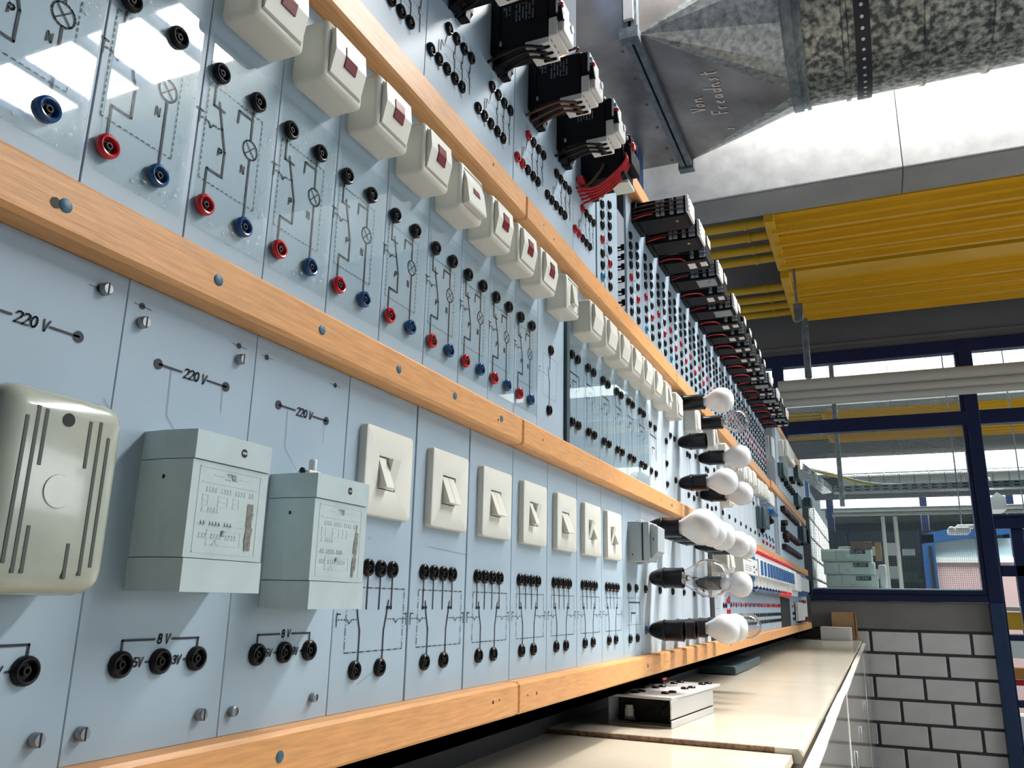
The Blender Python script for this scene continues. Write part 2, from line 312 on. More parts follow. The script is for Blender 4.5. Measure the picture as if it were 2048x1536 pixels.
# dark backing the panels are screwed to (open where a panel is missing)
bk = MB()
bk.box(-0.34, -0.30, -0.4, 15.2, -0.7, -0.30); bk.box(-0.34, -0.016, -0.4, 15.2, -0.36, -0.325); bk.box(-0.10, -0.016, -0.4, 14.6, -0.36, 0.52); bk.box(-0.10, -0.016, -0.4, 9.62, 0.52, 1.24)  # first two boards added to keep light from behind off the bench
bk.box(-0.10, -0.016, -0.4, 3.2, 1.24, 2.06)
bk.box(-0.10, -0.016, -0.4, 9.62, 1.24, 1.31); bk.box(-0.10, -0.016, 3.2, 9.62, 2.03, 2.10)
struct('trim_1', bk, 'hole')
# pier of pale blocks where the board ends
def block_wall(root, rows, x0, x1, axis, plane, depth, first, off, joint=0.046, L=0.687, H=0.309, P=0.355, jit=0.004):
    shared = {}
    for r in range(rows):
        z1 = first-r*P; z0 = z1-H; a = x0-((off if r % 2 == 0 else off+0.367) % (L+joint))
        while a < x1:
            b0, b1 = max(a, x0), min(a+L, x1)
            if b1-b0 > 0.05:
                w = round(b1-b0, 3); k = (w, H)
                if k not in shared:
                    m = MB()
                    if axis == 'x': m.rbox(0, depth, 0, w, 0, H, 0.008, 1, edges='all', sm=False); m.v = [(p[1], p[0], p[2]) for p in m.v]; m.f = [f[::-1] for f in m.f]
                    else: m.rbox(0, depth, 0, w, 0, H, 0.008, 1, sm=False); m.v = [(p[0]-depth, p[1], p[2]) for p in m.v]
                    shared[k] = m.mesh('brick', 'brick')
                j = random.uniform(-jit, jit)
                put('brick', shared[k], root, (b0, plane+j, z0) if axis == 'x' else (plane+j, b0, z0))
            a += L+joint
pier = struct('wall_side', MB().box(-1.2, -0.022, 15.62, 22.0, -2.75, 1.87), 'mortar')
block_wall(pier, 6, 15.63, 22.0, 'y', 0.0, 0.06, 1.89, 0.3)
# far wall: block base, concrete band, blue glazing, concrete above
wf = struct('wall_far', MB().box(-1.25, 2.6, 15.335, 15.6, -2.75, -0.33), 'mortar')
block_wall(wf, 7, 0.119, 2.6, 'x', 15.31, 0.06, -0.368, 0.0)
MB().rbox(-1.25, 2.6, 15.30, 15.6, -0.325, 0.118, 0.01, 1).build('lintel_band', 'lintel', wf)
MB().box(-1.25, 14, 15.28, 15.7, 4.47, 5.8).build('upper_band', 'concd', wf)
MB().box(-1.25, 14, 15.24, 15.30, 4.56, 4.62).build('shadow_joint', 'concd', wf)
win = put('window_1', None, None, (0, 15.3, 0.12)); win['kind'] = 'structure'
def bar(x0, x1, z0, z1, y0=15.22, y1=15.42, m='frame', name='frame_rail', par=None):
    if name == 'frame_post': y0 -= .008; y1 += .008
    return MB().rbox(x0, x1, y0, y1, z0, z1, 0.008, 1, sm=False).build(name, m, par or win)
bar(-1.25, 14, 4.25, 4.47); bar(-1.25, 14, 2.985, 3.22); bar(-1.25, 2.6, 0.12, 0.225); bar(-1.25, 2.56, 0.225, 0.305, 15.25)
bar(2.60, 2.80, 0.12, 4.47, name='frame_post'); bar(2.535, 2.60, 0.225, 4.3, 15.25, name='frame_post'); bar(-0.45, -0.25, 0.12, 4.47, name='frame_post')
bar(5.2, 5.42, 1.3, 4.47, name='frame_post'); bar(2.8, 14, 1.27, 1.44); bar(2.8, 14, 1.44, 1.50, 15.25)
MB().box(-0.25, 2.54, 15.31, 15.325, 0.30, 2.99).build('pane', 'wirepane', win); MB().box(-0.25, 2.54, 15.31, 15.325, 3.21, 4.26).build('pane', 'wirepane', win)
MB().box(2.8, 5.2, 15.31, 15.325, 1.49, 2.99).build('pane', 'pane', win); MB().box(2.8, 5.2, 15.31, 15.325, 3.21, 4.26).build('pane', 'pane', win)
bar(2.60, 2.79, -2.75, 0.12, 15.20, 15.42, 'frame2', 'door_post')
dr = put('door_1', None, None, (3.0, 15.34, -2.75)); dr['kind'] = 'structure'
bar(3.035, 3.20, -2.7, 1.27, 15.30, 15.38, name='stile', par=dr); bar(4.2, 4.36, -2.7, 1.27, 15.30, 15.38, name='stile', par=dr); bar(2.79, 2.83, -2.7, 1.27, 15.30, 15.38, name='stile', par=dr)
for z0, z1 in ((0.53, 0.70), (-0.445, -0.355), (-1.42, -1.31), (-2.7, -2.4)): bar(2.83, 4.2, z0, z1, 15.30, 15.38, name='cross_rail', par=dr)
MB().box(2.83, 4.2, 15.335, 15.345, -2.4, 1.27).build('pane', 'pane', dr)
# roof in bays of 12.2 u: beam with a lit upright face, dark slab, skylight slot
cl = MB(); cl.box(-1.4, 14, -4, 5.7, 6.5, 6.8)
for k in range(4):
    d = 12.2*k; cl.box(-1.4, 14, 10.3+d, 14.75+d-(.28 if k else 0), 5.75, 6.05); cl.box(-1.4, 14, 14.75+d-(.28 if k else 0), 17.9+d, 5.0 if k else 5.75, 6.05)
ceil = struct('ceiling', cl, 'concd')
for k in range(4):
    d = 12.2*k
    for i in range(5):
        xa = -1.4+i*3.1
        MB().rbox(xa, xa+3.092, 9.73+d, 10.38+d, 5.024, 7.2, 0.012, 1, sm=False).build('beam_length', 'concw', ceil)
        MB().rbox(xa, xa+3.092, 9.74+d, 10.38+d, 5.0, 5.0235, 0.008, 1, sm=False).build('beam_soffit', 'conc', ceil)  # separate underside strip, its shade put into the darker colour
for i in range(10): MB().rbox(0.82+1.25*i, 0.96+1.25*i, 5.68, 9.72, 7.25, 7.4, 0.01, 1, sm=False).build('skylight_bar', 'frame2', ceil)
# yellow radiant ceiling panels
def radiant(y0, y1, ys, flange, lab, grp):
    t = thing('radiant_panel', (0.05, (y0+y1)/2, 5.0), lab, 'ceiling panel', grp)
    pr = [(y0, 5.07), (y0, 5.0-flange)]; 
    if flange: pr += [(y0+0.02, 5.0-flange), (y0+0.12, 5.0)]
    for y in ys: pr += [(y-0.14, 5.0), (y-0.13, 4.93), (y-0.03, 4.93), (y-0.02, 4.86), (y+0.055, 4.86), (y+0.065, 5.0)]
    pr += [(y1, 5.0), (y1, 5.07)]
    MB().prism(pr, 0.10, 13.9, 'x').build('sheet', 'yellow', t)
    MB().rbox(0.03, 0.16, y0-0.02, y1+0.02, 4.90, 5.12, 0.01, 1, sm=False).build('end_plate', 'yellow', t)
    for y in ys:
        p = MB().cyl((0.05, y, 5.05), (-1.3, y, 5.05), 0.062, 12).build('pipe', 'yellowp', t)
        MB().cyl((-0.23, y, 5.05), (-0.27, y, 5.05), 0.072, 12).build('pipe_collar', 'yellowp', p)
    return t
r1 = radiant(10.42, 12.14, (10.70, 11.12, 11.56, 11.96), 0.0, 'nearest yellow radiant ceiling panel, hung beside the pale concrete beam', 'yellow radiant panels')
r2 = radiant(12.5, 14.62, (13.2, 13.68, 14.10, 14.48), 0.0, 'second yellow radiant ceiling panel, between the steel hanger and the blue window head', 'yellow radiant panels')
o1 = ORG[r1.name]; o2 = ORG[r2.name]
copy_tree(r1, (o1[0], o1[1]+12.2, o1[2]), 'yellow radiant panel seen through the glass, nearer edge of the next bay'); copy_tree(r2, (o2[0], o2[1]+11.98, o2[2]), 'yellow radiant panel seen through the glass, further into the next bay')
# ventilation duct: square trunk, transition, spiral duct
t = thing('ventilation_duct', (0, 8.2, 5.3), 'galvanised ventilation duct changing from square to round under the roof', 'duct')
YC, ZC, RD = 8.2, 6.4, 1.1
MB().box(-1.38, -0.84, 6.9, 9.5, 5.5, 7.5).build('square_trunk', 'sheet', t)
fl = MB()
for x0, x1 in ((-0.86, -0.80), (-0.775, -0.715)):
    fl.box(x0, x1, 6.80, 9.60, 5.42, 5.5); fl.box(x0, x1, 6.80, 6.9, 5.42, 7.6); fl.box(x0, x1, 9.5, 9.60, 5.42, 7.6)
fl.box(-0.89, -0.70, 6.78, 6.9, 5.40, 5.52); fl.box(-0.89, -0.70, 9.5, 9.62, 5.40, 5.52)
fl.build('flange', 'steel', t)
MB().rbox(-0.84, -0.74, 6.76, 6.80, 5.6, 6.5, 0.004, 1).build('label_strip', 'lid', t)
XR = 0.66; crn = [(9.5, 5.5), (6.9, 5.5), (6.9, 7.5), (9.5, 7.5)]    # going round; arcs centre on each corner
NS = 8
def cpt(a): return (XR, YC+RD*math.cos(a), ZC+RD*math.sin(a))
ang = [-math.pi/4, -3*math.pi/4, 3*math.pi/4, math.pi/4]
for i in range(4):
    c = (-0.72, *crn[i]); a0 = ang[i]; fan = MB(); pts = [cpt(a0+math.pi/4*(1-2*j/NS)*1.0) for j in range(NS+1)]
    for a, b in zip(pts, pts[1:]): fan.add([c, a, b], [(0, 1, 2)])
    fan.build('corner_cone', 'galvb', t)
for i in range(4):
    c0, c1 = (-0.72, *crn[i]), (-0.72, *crn[(i+1) % 4]); a = ang[i]-math.pi/4
    MB().add([c0, c1, cpt(a)], [(0, 1, 2)]).build('flat_cheek', 'sheet', t)
MB().lathe([(RD, 0.60), (RD+0.035, 0.60), (RD+0.035, 0.70), (RD+0.012, 0.70), (RD+0.012, 0.74), (RD+0.035, 0.74), (RD+0.035, 0.78), (RD, 0.78)], (0, YC, ZC), 'x', 64, cap=False).build('collar', 'steel', t)
MB().lathe([(RD, 0.70), (RD, 14)], (0, YC, ZC), 'x', 64, cap=False).build('spiral_duct', 'galv', t)
for x in (1.17, 1.90, 2.49, 3.1, 3.7, 4.3): MB().lathe([(RD, x-0.03), (RD+0.022, x-0.02), (RD+0.022, x+0.02), (RD, x+0.03)], (0, YC, ZC), 'x', 64, cap=False).build('seam', 'galv', t)
sm = MB().lathe([(RD+0.012, 1.26), (RD+0.03, 1.26), (RD+0.03, 1.40), (RD+0.012, 1.40)], (0, YC, ZC), 'x', 64, cap=False).build('strap', 'strap', t)
sd = MB()
for k in range(64):
    a = 2*math.pi*k/64; sd.cyl((1.33, YC+(RD+0.028)*math.cos(a), ZC+(RD+0.028)*math.sin(a)), (1.33, YC+(RD+0.033)*math.cos(a), ZC+(RD+0.033)*math.sin(a)), 0.018, 8)
sd = sd.build('strap_hole', 'alu', sm); sd['kind'] = 'stuff'
rv = MB()
for y in (7.1, 7.6, 8.1, 8.6, 9.1, 9.4):
    for x in (-0.95,): rv.lathe([(0.022, 0), (0.014, -0.012)], (x, y, 5.5), 'z', 8)
rv = rv.build('rivet', 'steel', t); rv['kind'] = 'stuff'
# chalk note written on the lower cheek (lies in the plane of that triangle)
A, B, Cc = Vector((-0.72, 9.5, 5.5)), Vector((-0.72, 6.9, 5.5)), Vector(cpt(-math.pi/2))
nrm = (B-A).cross(Cc-A).normalized(); nrm = nrm if nrm.z < 0 else -nrm
e1 = Vector((0, -1, 0)); e2 = (Cc-(A+B)/2).normalized(); mid = (A+B)/2
def chalk(strokes, w=0.018):
    m = MB()
    for st in strokes:
        P = [mid+e1*a+e2*b+nrm*0.006 for a, b in st]
        for p, q in zip(P, P[1:]):
            d = (q-p).normalized(); n = d.cross(nrm)*w/2; m.add([p-n, q-n, q+n, p+n], [(0, 1, 2, 3)])
    return m
LET = {'V': [[(0,1),(.3,0),(.5,1.05)]], 'o': [[(.1,.45),(.0,.2),(.15,0),(.35,.2),(.3,.5),(.1,.45)]], 'r': [[(0,.5),(.1,0)],[(.05,.3),(.2,.5),(.35,.48)]], 'n': [[(0,.5),(.06,0)],[(.05,.3),(.25,.5),(.33,.4),(.36,0),(.5,.1)]],
       'F': [[(0,1.05),(.08,0)],[(0,1.05),(.5,1.0)],[(.03,.55),(.35,.55)]], 'e': [[(0,.25),(.3,.35),(.25,.5),(.05,.4),(.05,.1),(.3,.05)]], 'd': [[(.35,.35),(.15,.5),(.02,.2),(.2,0),(.4,.3)],[(.5,1.1),(.38,0)]], 's': [[(.35,.5),(.1,.45),(.3,.2),(.05,0)]], 't': [[(.2,.95),(.2,.05),(.35,0)],[(0,.6),(.45,.65)]], 'a': [[(.35,.45),(.1,.45),(.02,.15),(.2,0),(.38,.45),(.42,0)]], 'i': [[(.1,.5),(.14,0)]], '/': [[(0,0),(.3,1)]]}
def note(s, a, b, h):
    out = []
    for ch in s:
        for st in LET.get(ch, []): out.append([(a+p[0]*h*0.9, b+(1-p[1])*h) for p in st])
        a += h*(0.62 if ch != ' ' else .3)
    return out
chalk(note('Von', -0.19, 0.23, 0.17)+note('s:', -0.62, 0.50, 0.15)+note('Freadnst', -0.26, 0.46, 0.175)).build('chalk_note', 'chalk', t)
# steel hanger and three-pipe trunk below the panels
t = thing('pipe_hanger', (0.3, 12.3, 3.2), 'galvanised steel hanger strut beside the yellow panels', 'hanger')
MB().cyl((0.235, 12.3, 5.75), (0.25, 12.3, 4.35), 0.02, 8).build('threaded_rod', 'steel', t)
MB().rbox(0.20, 0.33, 12.27, 12.36, 4.12, 4.40, 0.01, 1).build('bracket', 'steel', t)
MB().rbox(0.29, 0.385, 12.28, 12.36, 3.24, 4.16, 0.012, 1).build('strut_channel', 'steel', t)
bh = MB()
for z in (4.02, 3.92, 3.82): bh.cyl((0.37, 12.281, z), (0.37, 12.26, z), 0.014, 8)
bh = bh.build('bolt', 'screw', t); bh['kind'] = 'stuff'
MB().lathe([(0.03, 0), (0.03, 0.05)], (0.34, 12.32, 3.21), 'z', 8).build('nut', 'screw', t)
t = thing('triple_pipe', (3, 12.3, 3.0), 'pale grey triple pipe run crossing in front of the window', 'pipes')
for z, r, y in ((3.128, 0.098, 12.32), (2.985, 0.058, 12.28), (2.885, 0.055, 12.31)): MB().cyl((-0.09, y, z), (13, y, z), r, 20).build('pipe', 'trough', t)
# ------------------------------------------------------------------ the hall beyond the glass
struct('trim_2', MB().rbox(-1.2, 2.6, 15.42, 16.5, 0.26, 0.33, 0.01, 1), 'wallw')
t = thing('spiral_duct', (0, 30, 4.2), 'white spiral duct behind the glass, just above the cable tray', 'duct', 'white ducts behind the glass')
MB().cyl((0.2, 30, 4.19), (14, 30, 4.19), 0.19, 20).build('pipe_run', 'pipew', t)
for k in range(22): MB().lathe([(0.19, 0), (0.205, 0.015), (0.205, 0.035), (0.19, 0.05)], (0.6+k*0.45, 30, 4.19), 'x', 20, cap=False).build('seam', 'trough', t)
MB().cyl((0.1, 29.6, 3.78), (14, 29.6, 3.78), 0.13, 14).build('lower_pipe', 'steel', t)
t = thing('spiral_duct', (0, 42, 4.4), 'lower white spiral duct behind the glass, below the cable tray', 'duct', 'white ducts behind the glass')
MB().cyl((-0.6, 42, 4.45), (14, 42, 4.45), 0.11, 16).build('pipe_run', 'pipew', t); MB().cyl((-0.6, 40, 4.06), (14, 40, 4.06), 0.09, 16).build('lower_pipe', 'trough', t)
cw = struct('wall_back', MB().box(-1.4, 14, 58, 58.4, -2.75, 7.2), 'deep')  # wall colour carries the gloom of the deep hall
for x, y in ((-1.0, 44), (3.2, 44), (6.8, 44)): tag(MB().rbox(x, x+0.33, y, y+0.4, -2.75, 5.75, 0.02, 1).build('steel_column', 'frame'), 'dark steel column in the hall beyond, '+{-1.0: 'next to the board end', 3.2: 'above the blue cabinet', 6.8: 'right of the blue post'}[x], 'column', 'steel columns in the next hall')
tag(MB().rbox(0.48, 0.57, 16.9, 16.94, 1.87, 5.75, 0.005, 1).build('hanging_strip', 'galvb'), 'flat galvanised strip hanging down behind the wired glass', 'strip')
t = thing('cable_tray', (1.5, 17, 2.2), 'perforated galvanised cable tray behind the wired glass', 'cable tray')
def tray(p, q, nm):
    p, q = Vector(p), Vector(q); d = (q-p); L = d.length; d.normalize(); up = Vector((0, 0, 1)); n = d.cross(up).normalized(); h = 0.125
    m = MB(); m.add([p, q, q+up*h, p+up*h, p-n*0.3, q-n*0.3, q-n*0.3+up*h, p-n*0.3+up*h], [(0, 1, 2, 3), (0, 4, 5, 1), (4, 7, 6, 5)])
    ob = m.build(nm, 'galvb', t); s = MB(); k = 0.06
    while k < L-0.1:
        for z in (0.03, 0.085):
            a = p+d*k+n*0.004+up*z; b = a+d*0.09; s.add([a, b, b+up*0.016, a+up*0.02], [(0, 1, 2, 3)])
        k += 0.165
    s = s.build('slot', 'hole', ob); s['kind'] = 'stuff'
tray((0.38, 17, 2.15), (6, 17, 2.15), 'straight_length'); tray((-0.12, 16.6, 2.57), (0.36, 17, 2.15), 'sloping_length')
cb = thing('cable_bundle', (0.6, 17.1, 2.3), 'yellow cable bundle sagging into the cable tray', 'cables')
for i in range(3): MB().tube([(-0.15, 16.9+i*.02, 2.66-.02*i), (0.4, 17.05, 2.52-.02*i), (1.0, 17.1, 2.34-.02*i), (1.6, 17.1, 2.28), (2.6, 17.1, 2.27)], 0.016, 5, 0, 4).build('cable', 'yellowp' if i else 'drawer', cb)
for i, (z, nm) in enumerate(((0.785, 'topmost'), (0.56, 'middle'), (0.335, 'lowest'))):
    x = 0.13+0.03*i; t = thing('storage_unit', (x+.4, 15.95, z), nm+' pale green plastic drawer unit stacked on the sill behind the wired glass', 'drawer unit', 'drawer units on the sill')
    MB().rbox(x, x+0.84, 15.80, 16.4, z, z+0.215, 0.012, 1).build('case', 'drawer', t)
    MB().rbox(x+0.02, x+0.24, 15.785, 15.80, z+0.02, z+0.19, 0.006, 1).build('drawer_front', 'drawer', t); MB().rbox(x+0.26, x+0.82, 15.785, 15.80, z+0.02, z+0.19, 0.006, 1).build('drawer_front', 'drawer', t)
    MB().lathe([(0.045, 0), (0.035, -0.03)], (x+0.42, 15.785, z+0.09), 'y', 12).build('knob', 'drawer', t)
    lb = MB().box(x+0.49, x+0.73, 15.776, 15.784, z+0.13, z+0.20).build('label_plate', 'ink', t)
    tx = MB().text('BLUMS', 0.015, 0.015, 0.042, 0.007, 0, slant=0.1, adv=0.95); tx.v = [(x+0.49+p[1], 15.774, z+0.13+p[2]) for p in tx.v]; tx.f = [f for f in tx.f]
    tx.build('lettering', 'greyl', lb)
t = thing('cardboard_carton', (0.85, 15.95, 1.0), 'open brown cardboard carton on top of the drawer units', 'box')
MB().rbox(0.63, 0.98, 15.76, 16.3, 1.003, 1.12, 0.006, 1).build('body', 'chip', t); MB().rbox(1.02, 1.12, 15.76, 15.78, 0.79, 1.11, 0.004, 1).build('flap', 'card', t)
tag(MB().rbox(1.05, 1.17, 15.85, 16.2, 0.331, 0.74, 0.02, 1).build('grey_box', 'greyl'), 'small grey box beside the drawer units behind the glass', 'box')
tag(MB().rbox(0.42, 0.64, 15.86, 16.2, 1.005, 1.05, 0.01, 1).build('paper_pad', 'white2'), 'white paper pad lying on top of the drawer units', 'paper')
t = thing('display_cabinet', (2.7, 22, -2.7), 'bright blue framed glazed cabinet in the hall behind the glass', 'cabinet')
MB().box(2.06, 2.32, 21.9, 22.1, -2.7, 1.72).build('side_frame', 'bluef', t); MB().prism([(2.06, 1.5), (3.9, 1.72), (3.9, 2.08), (2.06, 1.72)], 21.9, 22.1, 'y').build('head_frame', 'bluef', t)
MB().box(2.19, 2.26, 21.88, 21.9, 0.3, 1.44).build('slot', 'hole', t); MB().box(2.32, 3.9, 22.05, 22.1, 1.19, 1.62).build('upper_panel', 'paleb', t)
MB().box(2.32, 3.9, 22.03, 22.1, -2.7, 1.07).build('lower_panel', 'pink', t); MB().box(2.32, 3.9, 21.98, 22.1, 1.07, 1.19).build('ledge', 'white', t)
tag(MB().cyl((1.28, 25, -2.7), (1.30, 25, 2.45), 0.055, 12).build('standpipe', 'trough'), 'left beige standpipe behind the glass', 'pipe', 'beige standpipes'); tag(MB().cyl((1.60, 25, -2.7), (1.61, 25, 2.45), 0.055, 12).build('standpipe', 'trough'), 'right beige standpipe behind the glass', 'pipe', 'beige standpipes')
# dark racks with bright gaps far back
for i, x in enumerate((0.2, 2.6)):
    t = thing('storage_rack', (x, 30, -2.75), ('left', 'right')[i]+' dark metal rack with bins in the hall behind the glass', 'rack', 'racks in the next hall')
    for xx in (x, x+1.1, x+2.2): MB().box(xx, xx+0.09, 30.5, 30.9, -2.75, 2.5).build('upright', 'frame', t)
    for z in (-1.6, -0.7, 0.15, 0.95, 1.7):
        MB().box(x+.09, x+2.2, 30.5, 30.9, z-0.08, z).build('shelf', 'slate', t)
        if z > 0:
            for j in range(4): MB().box(x+0.18+j*0.5, x+0.55+j*0.5, 30.52, 30.85, z, z+0.22+0.1*((i+j) % 3)).build('bin', ('greyl', 'slate', 'drawer', 'pipew')[(i+j+int(z*3)) % 4], t)
tag(MB().box(-1.2, 5, 31.5, 31.7, 0.2, 2.6).build('gloom_screen', 'deep'), 'added dark screen for the gloom of the deep hall behind the racks', 'screen')  # screen added as a dark backdrop, hall gloom painted into it
# lamps in the next hall
t = thing('pendant_lamp', (3.1, 17.5, 1.8), 'white pendant lamp hanging right of the blue post', 'lamp')
MB().box(3.075, 3.085, 17.6, 17.61, 2.1, 5.75).build('drop_rod', 'steel', t); MB().prism([(3.06, 1.80), (3.30, 1.80), (3.30, 2.02), (3.17, 2.12), (3.06, 2.02)], 17.4, 18.2, 'y').build('shade', 'white2', t); MB().rbox(3.04, 3.10, 17.45, 17.6, 2.19, 2.40, 0.01, 1).build('hanger', 'white2', t); MB().cyl((3.08, 17.5, 2.1), (3.08, 17.5, 2.2), 0.008, 6).build('cord', 'ink', t)
def tubelamp(o, lab, s=1.0):
    t = thing('tube_lamp', o, lab, 'lamp', 'white lamp heads behind the glass'); x, y, z = o; MB().cyl((x+.25*s, y+.55, z+.12*s), (x+.25*s, y+.55, 5.75), .012, 6).build('drop_rod', 'steel', t)
    MB().rbox(x-0.02*s, x+0.34*s, y, y+0.5, z-0.02, z+0.10*s, 0.04*s, 2).build('housing', 'white2', t); MB().rbox(x+0.12*s, x+0.44*s, y+.1, y+0.6, z+0.10*s, z+0.15*s, 0.02, 1).build('cover', 'white2', t)
    MB().lathe([(0.07*s, 0), (0.05*s, -0.05)], (x+0.03*s, y, z+0.04*s), 'y', 12).build('lens', 'white', t)
tubelamp((2.31, 17.1, 1.37), 'white lamp head in front of the blue cabinet frame'); tubelamp((3.40, 17.1, 0.82), 'white lamp head seen through the door glass', 0.8)
# things seen through the door
for i, (z0, z1, y, m, lab) in enumerate([(0.0, 0.08, 17.4, 'trough', 'beige shelf board behind the door glass'), (-0.32, -0.02, 17.5, 'yellow', 'yellow box on the upper shelf behind the door glass'), (-0.8, -0.40, 17.5, 'white2', 'white sheet stack behind the door glass'),
      (-1.15, -0.98, 17.5, 'orange', 'orange brown box on the lower shelf behind the door glass'), (-1.26, -1.17, 17.5, 'red', 'red box on the lower shelf behind the door glass'), (-2.3, -1.75, 17.4, 'white2', 'white carton low behind the door glass')]):
    o = MB().rbox(3.06 if i != 2 else 3.02, 4.4, y, y+0.5, z0, z1, 0.01, 1).build(['shelf_board', 'yellow_box', 'sheet_stack', 'brown_box', 'red_box', 'white_carton'][i], m); tag(o, lab, ['shelf', 'box', 'paper', 'box', 'box', 'box'][i])
# ================================================================== BOARD: rails, panels, sockets
def rail(row, zb, zt, segs, names, plugs=(), holes=(), xo=0.0):
    obs = []
    for i, (a, b) in enumerate(segs):
        t = thing('wood_rail', (xo, a, zb), names[i], 'rail', 'beech rails between the board rows')
        MB().rbox(-0.02+xo, 0.047+xo, a+0.0015, b-0.0015, zb, zt, 0.007, 1, sm=False).build('batten', 'wood', t)
        for y, z in plugs:
            if a < y < b: MB().lathe([(0.010, 0.040), (0.010, 0.0478), (0.009, 0.0485)], (xo, y, z), 'x', 14).build('screw_plug', 'plug', t)
        for y, z, r in holes:
            if a < y < b: MB().lathe([(r, 0.040), (r, 0.0476)], (xo, y, z), 'x', 8).build('screw_hole', 'hole', t)
        obs.append(t)
CUT = [-0.1, 2.265, 4.53, 6.79, 9.05, 11.3, 13.6]
segs = list(zip(CUT, CUT[1:]))
PLACE = ['nearest', 'second', 'third', 'fourth', 'fifth', 'sixth']
rail(1, -0.308, -0.222, segs, [p+' length of the bottom beech rail, just above the bench' for p in PLACE],
     [(1.225, -0.262), (3.72, -0.262), (6.0, -0.262), (8.4, -0.262)], [(2.09, -0.258, .005), (2.13, -0.256, .003), (2.33, -0.262, .003), (2.4, -0.262, .005), (4.1, -0.265, .004), (10.2, -0.262, .006), (11.4, -0.262, .006)])
rail(2, 0.462, 0.546, segs, [p+' length of the beech rail between the flush and the lens switches' for p in PLACE],
     [(0.675, .500), (0.961, .502), (1.244, .505), (1.533, .503), (1.81, .507), (2.103, .508), (4.295, .503), (6.6, .503)], [(0.660, .497, .008), (2.08, .500, .004), (2.43, .506, .004), (4.05, .506, .003)])
rail(3, 1.215, 1.302, segs[:4], [p+' length of the beech rail directly above the cream switches' for p in PLACE[:4]], [], [(2.0, 1.27, .005), (2.42, 1.26, .003), (2.52, 1.25, .004), (3.3, 1.26, .003)])
rail(3, 1.215, 1.302, [(9.05, 13.6)], ['far length of the beech rail above the cream switches, beyond the dark gap'], xo=0.02)
rail(4, 2.02, 2.112, [(-0.1, 2.265), (2.265, 9.05)], ['nearest length of the topmost beech rail, behind the four wired contactors', 'long dark length of the topmost beech rail above the row of black contactors'])
rail(4, 2.02, 2.112, [(9.05, 13.0)], ['far end length of the topmost beech rail, next to the blue window frame'], xo=0.035)

def socket_mesh(nm, m, r=0.0190, seg=20):
    b = MB().lathe([(r, 0.0), (r, 0.004), (r*.95, 0.0078), (r*.82, 0.0098), (r*.70, 0.0092), (r*.60, 0.006), (r*.55, 0.001)], seg=seg, cap=False)
    b.lathe([(r*.55, 0.001), (0.0005, 0.001)], seg=seg, mi=1, cap=False)
    b.lathe([(r*.30, 0.001), (r*.30, 0.0072), (r*.18, 0.0074), (r*.16, 0.002)], seg=10, mi=1, cap=False)
    return b.mesh(nm, [m, 'hole'])
SK = {c: socket_mesh('jack_socket', {'k': 'black', 'r': 'red', 'b': 'blue', 'c': 'lblue', 'v': 'bluew'}[c]) for c in 'krbcv'}
SKM = {c: socket_mesh('jack_socket', {'k': 'black', 'r': 'red', 'b': 'blue', 'c': 'lblue', 'v': 'bluew'}[c], r=0.0215, seg=10) for c in 'krbcv'}
SKP = {c: MB().lathe([(.036, 0), (.036, .05), (.030, .056), (.012, .056), (.0005, .05)], seg=10, cap=False).mesh('jack_socket', {'k': 'black', 'r': 'lens', 'b': 'blue', 'c': 'lblue', 'v': 'bluew'}[c]) for c in 'krbcv'}
SKL = {c: socket_mesh('jack_socket', {'k': 'black', 'r': 'red', 'b': 'blue', 'c': 'lblue', 'v': 'bluew'}[c], seg=9) for c in 'krbcv'}
def screw_mesh(m):
    b = MB().lathe([(0.0095, 0), (0.0095, 0.009), (0.0075, 0.012)], seg=14); b.box(0.0115, 0.0125, -0.0012, 0.0012, -0.0085, 0.0085, 1); return b.mesh('screw', [m, 'hole'])
SCREW = screw_mesh('screw'); SCREWR = MB().lathe([(0.0085, 0), (0.0085, 0.010), (0.0065, 0.011), (0.006, 0.009)], seg=12).mesh('screw', 'screw')
TH = 0.012
KEEP = ((9.7, 10.2, 1.44, 1.6), (9.9, 10.8, 1.69, 1.89), (11.9, 12.8, 1.72, 1.91), (11.6, 12.1, 1.32, 1.49), (12.2, 12.75, .88, 1.1), (12.85, 13.15, .9, 1.1))
def panel(y0, y1, z0, z1, label, sockets=(), draw=None, mtl='panel', xo=0.0, acr=None, gap=0.002, lo=False, screws=(), group='printed panels of the boards', name='training_panel'):
    if lo == 3: sockets = [q for q in sockets if not any(a-.15 < q[0]+y0 < b+.15 and c-.10 < q[1] < d+.10 for a, b, c, d in KEEP)]
    t = thing(name, (xo, y0, z0), label, 'panel', group)
    MB().rbox(xo-TH, xo, y0+gap/2, y1-gap/2, z0, z1, 0.0012, 1, sm=False).build('plate', mtl, t)
    if draw:
        m = MB(); draw(m, y0)
        if m.v:
            m.v = [(p[0]+xo, p[1], p[2]) for p in m.v]; m.build('printed_diagram', ['ink', 'inkg'], t)['kind'] = 'stuff'
    bx = 0.0
    if acr:
        MB().rbox(xo+0.0016, xo+0.0056, y0+acr[0], y1-acr[0], acr[1], acr[2], 0.001, 1, sm=False).build('acrylic_cover', acr[3], t); bx = 0.0056
    for y, z, c in sockets: put('jack_socket', (SKP if lo == 3 else SKM if lo == 2 else SKL if lo else SK)[c], t, (xo+bx, y0+y, z))
    for y, z, k in screws: put('screw', SCREW if k == 's' else SCREWR, t, (xo, y0+y, z))
    return t
AZ0, AZ1, BZ0, BZ1, CZ0, CZ1 = -0.222, 0.462, 0.54, 1.215, 1.30, 2.022
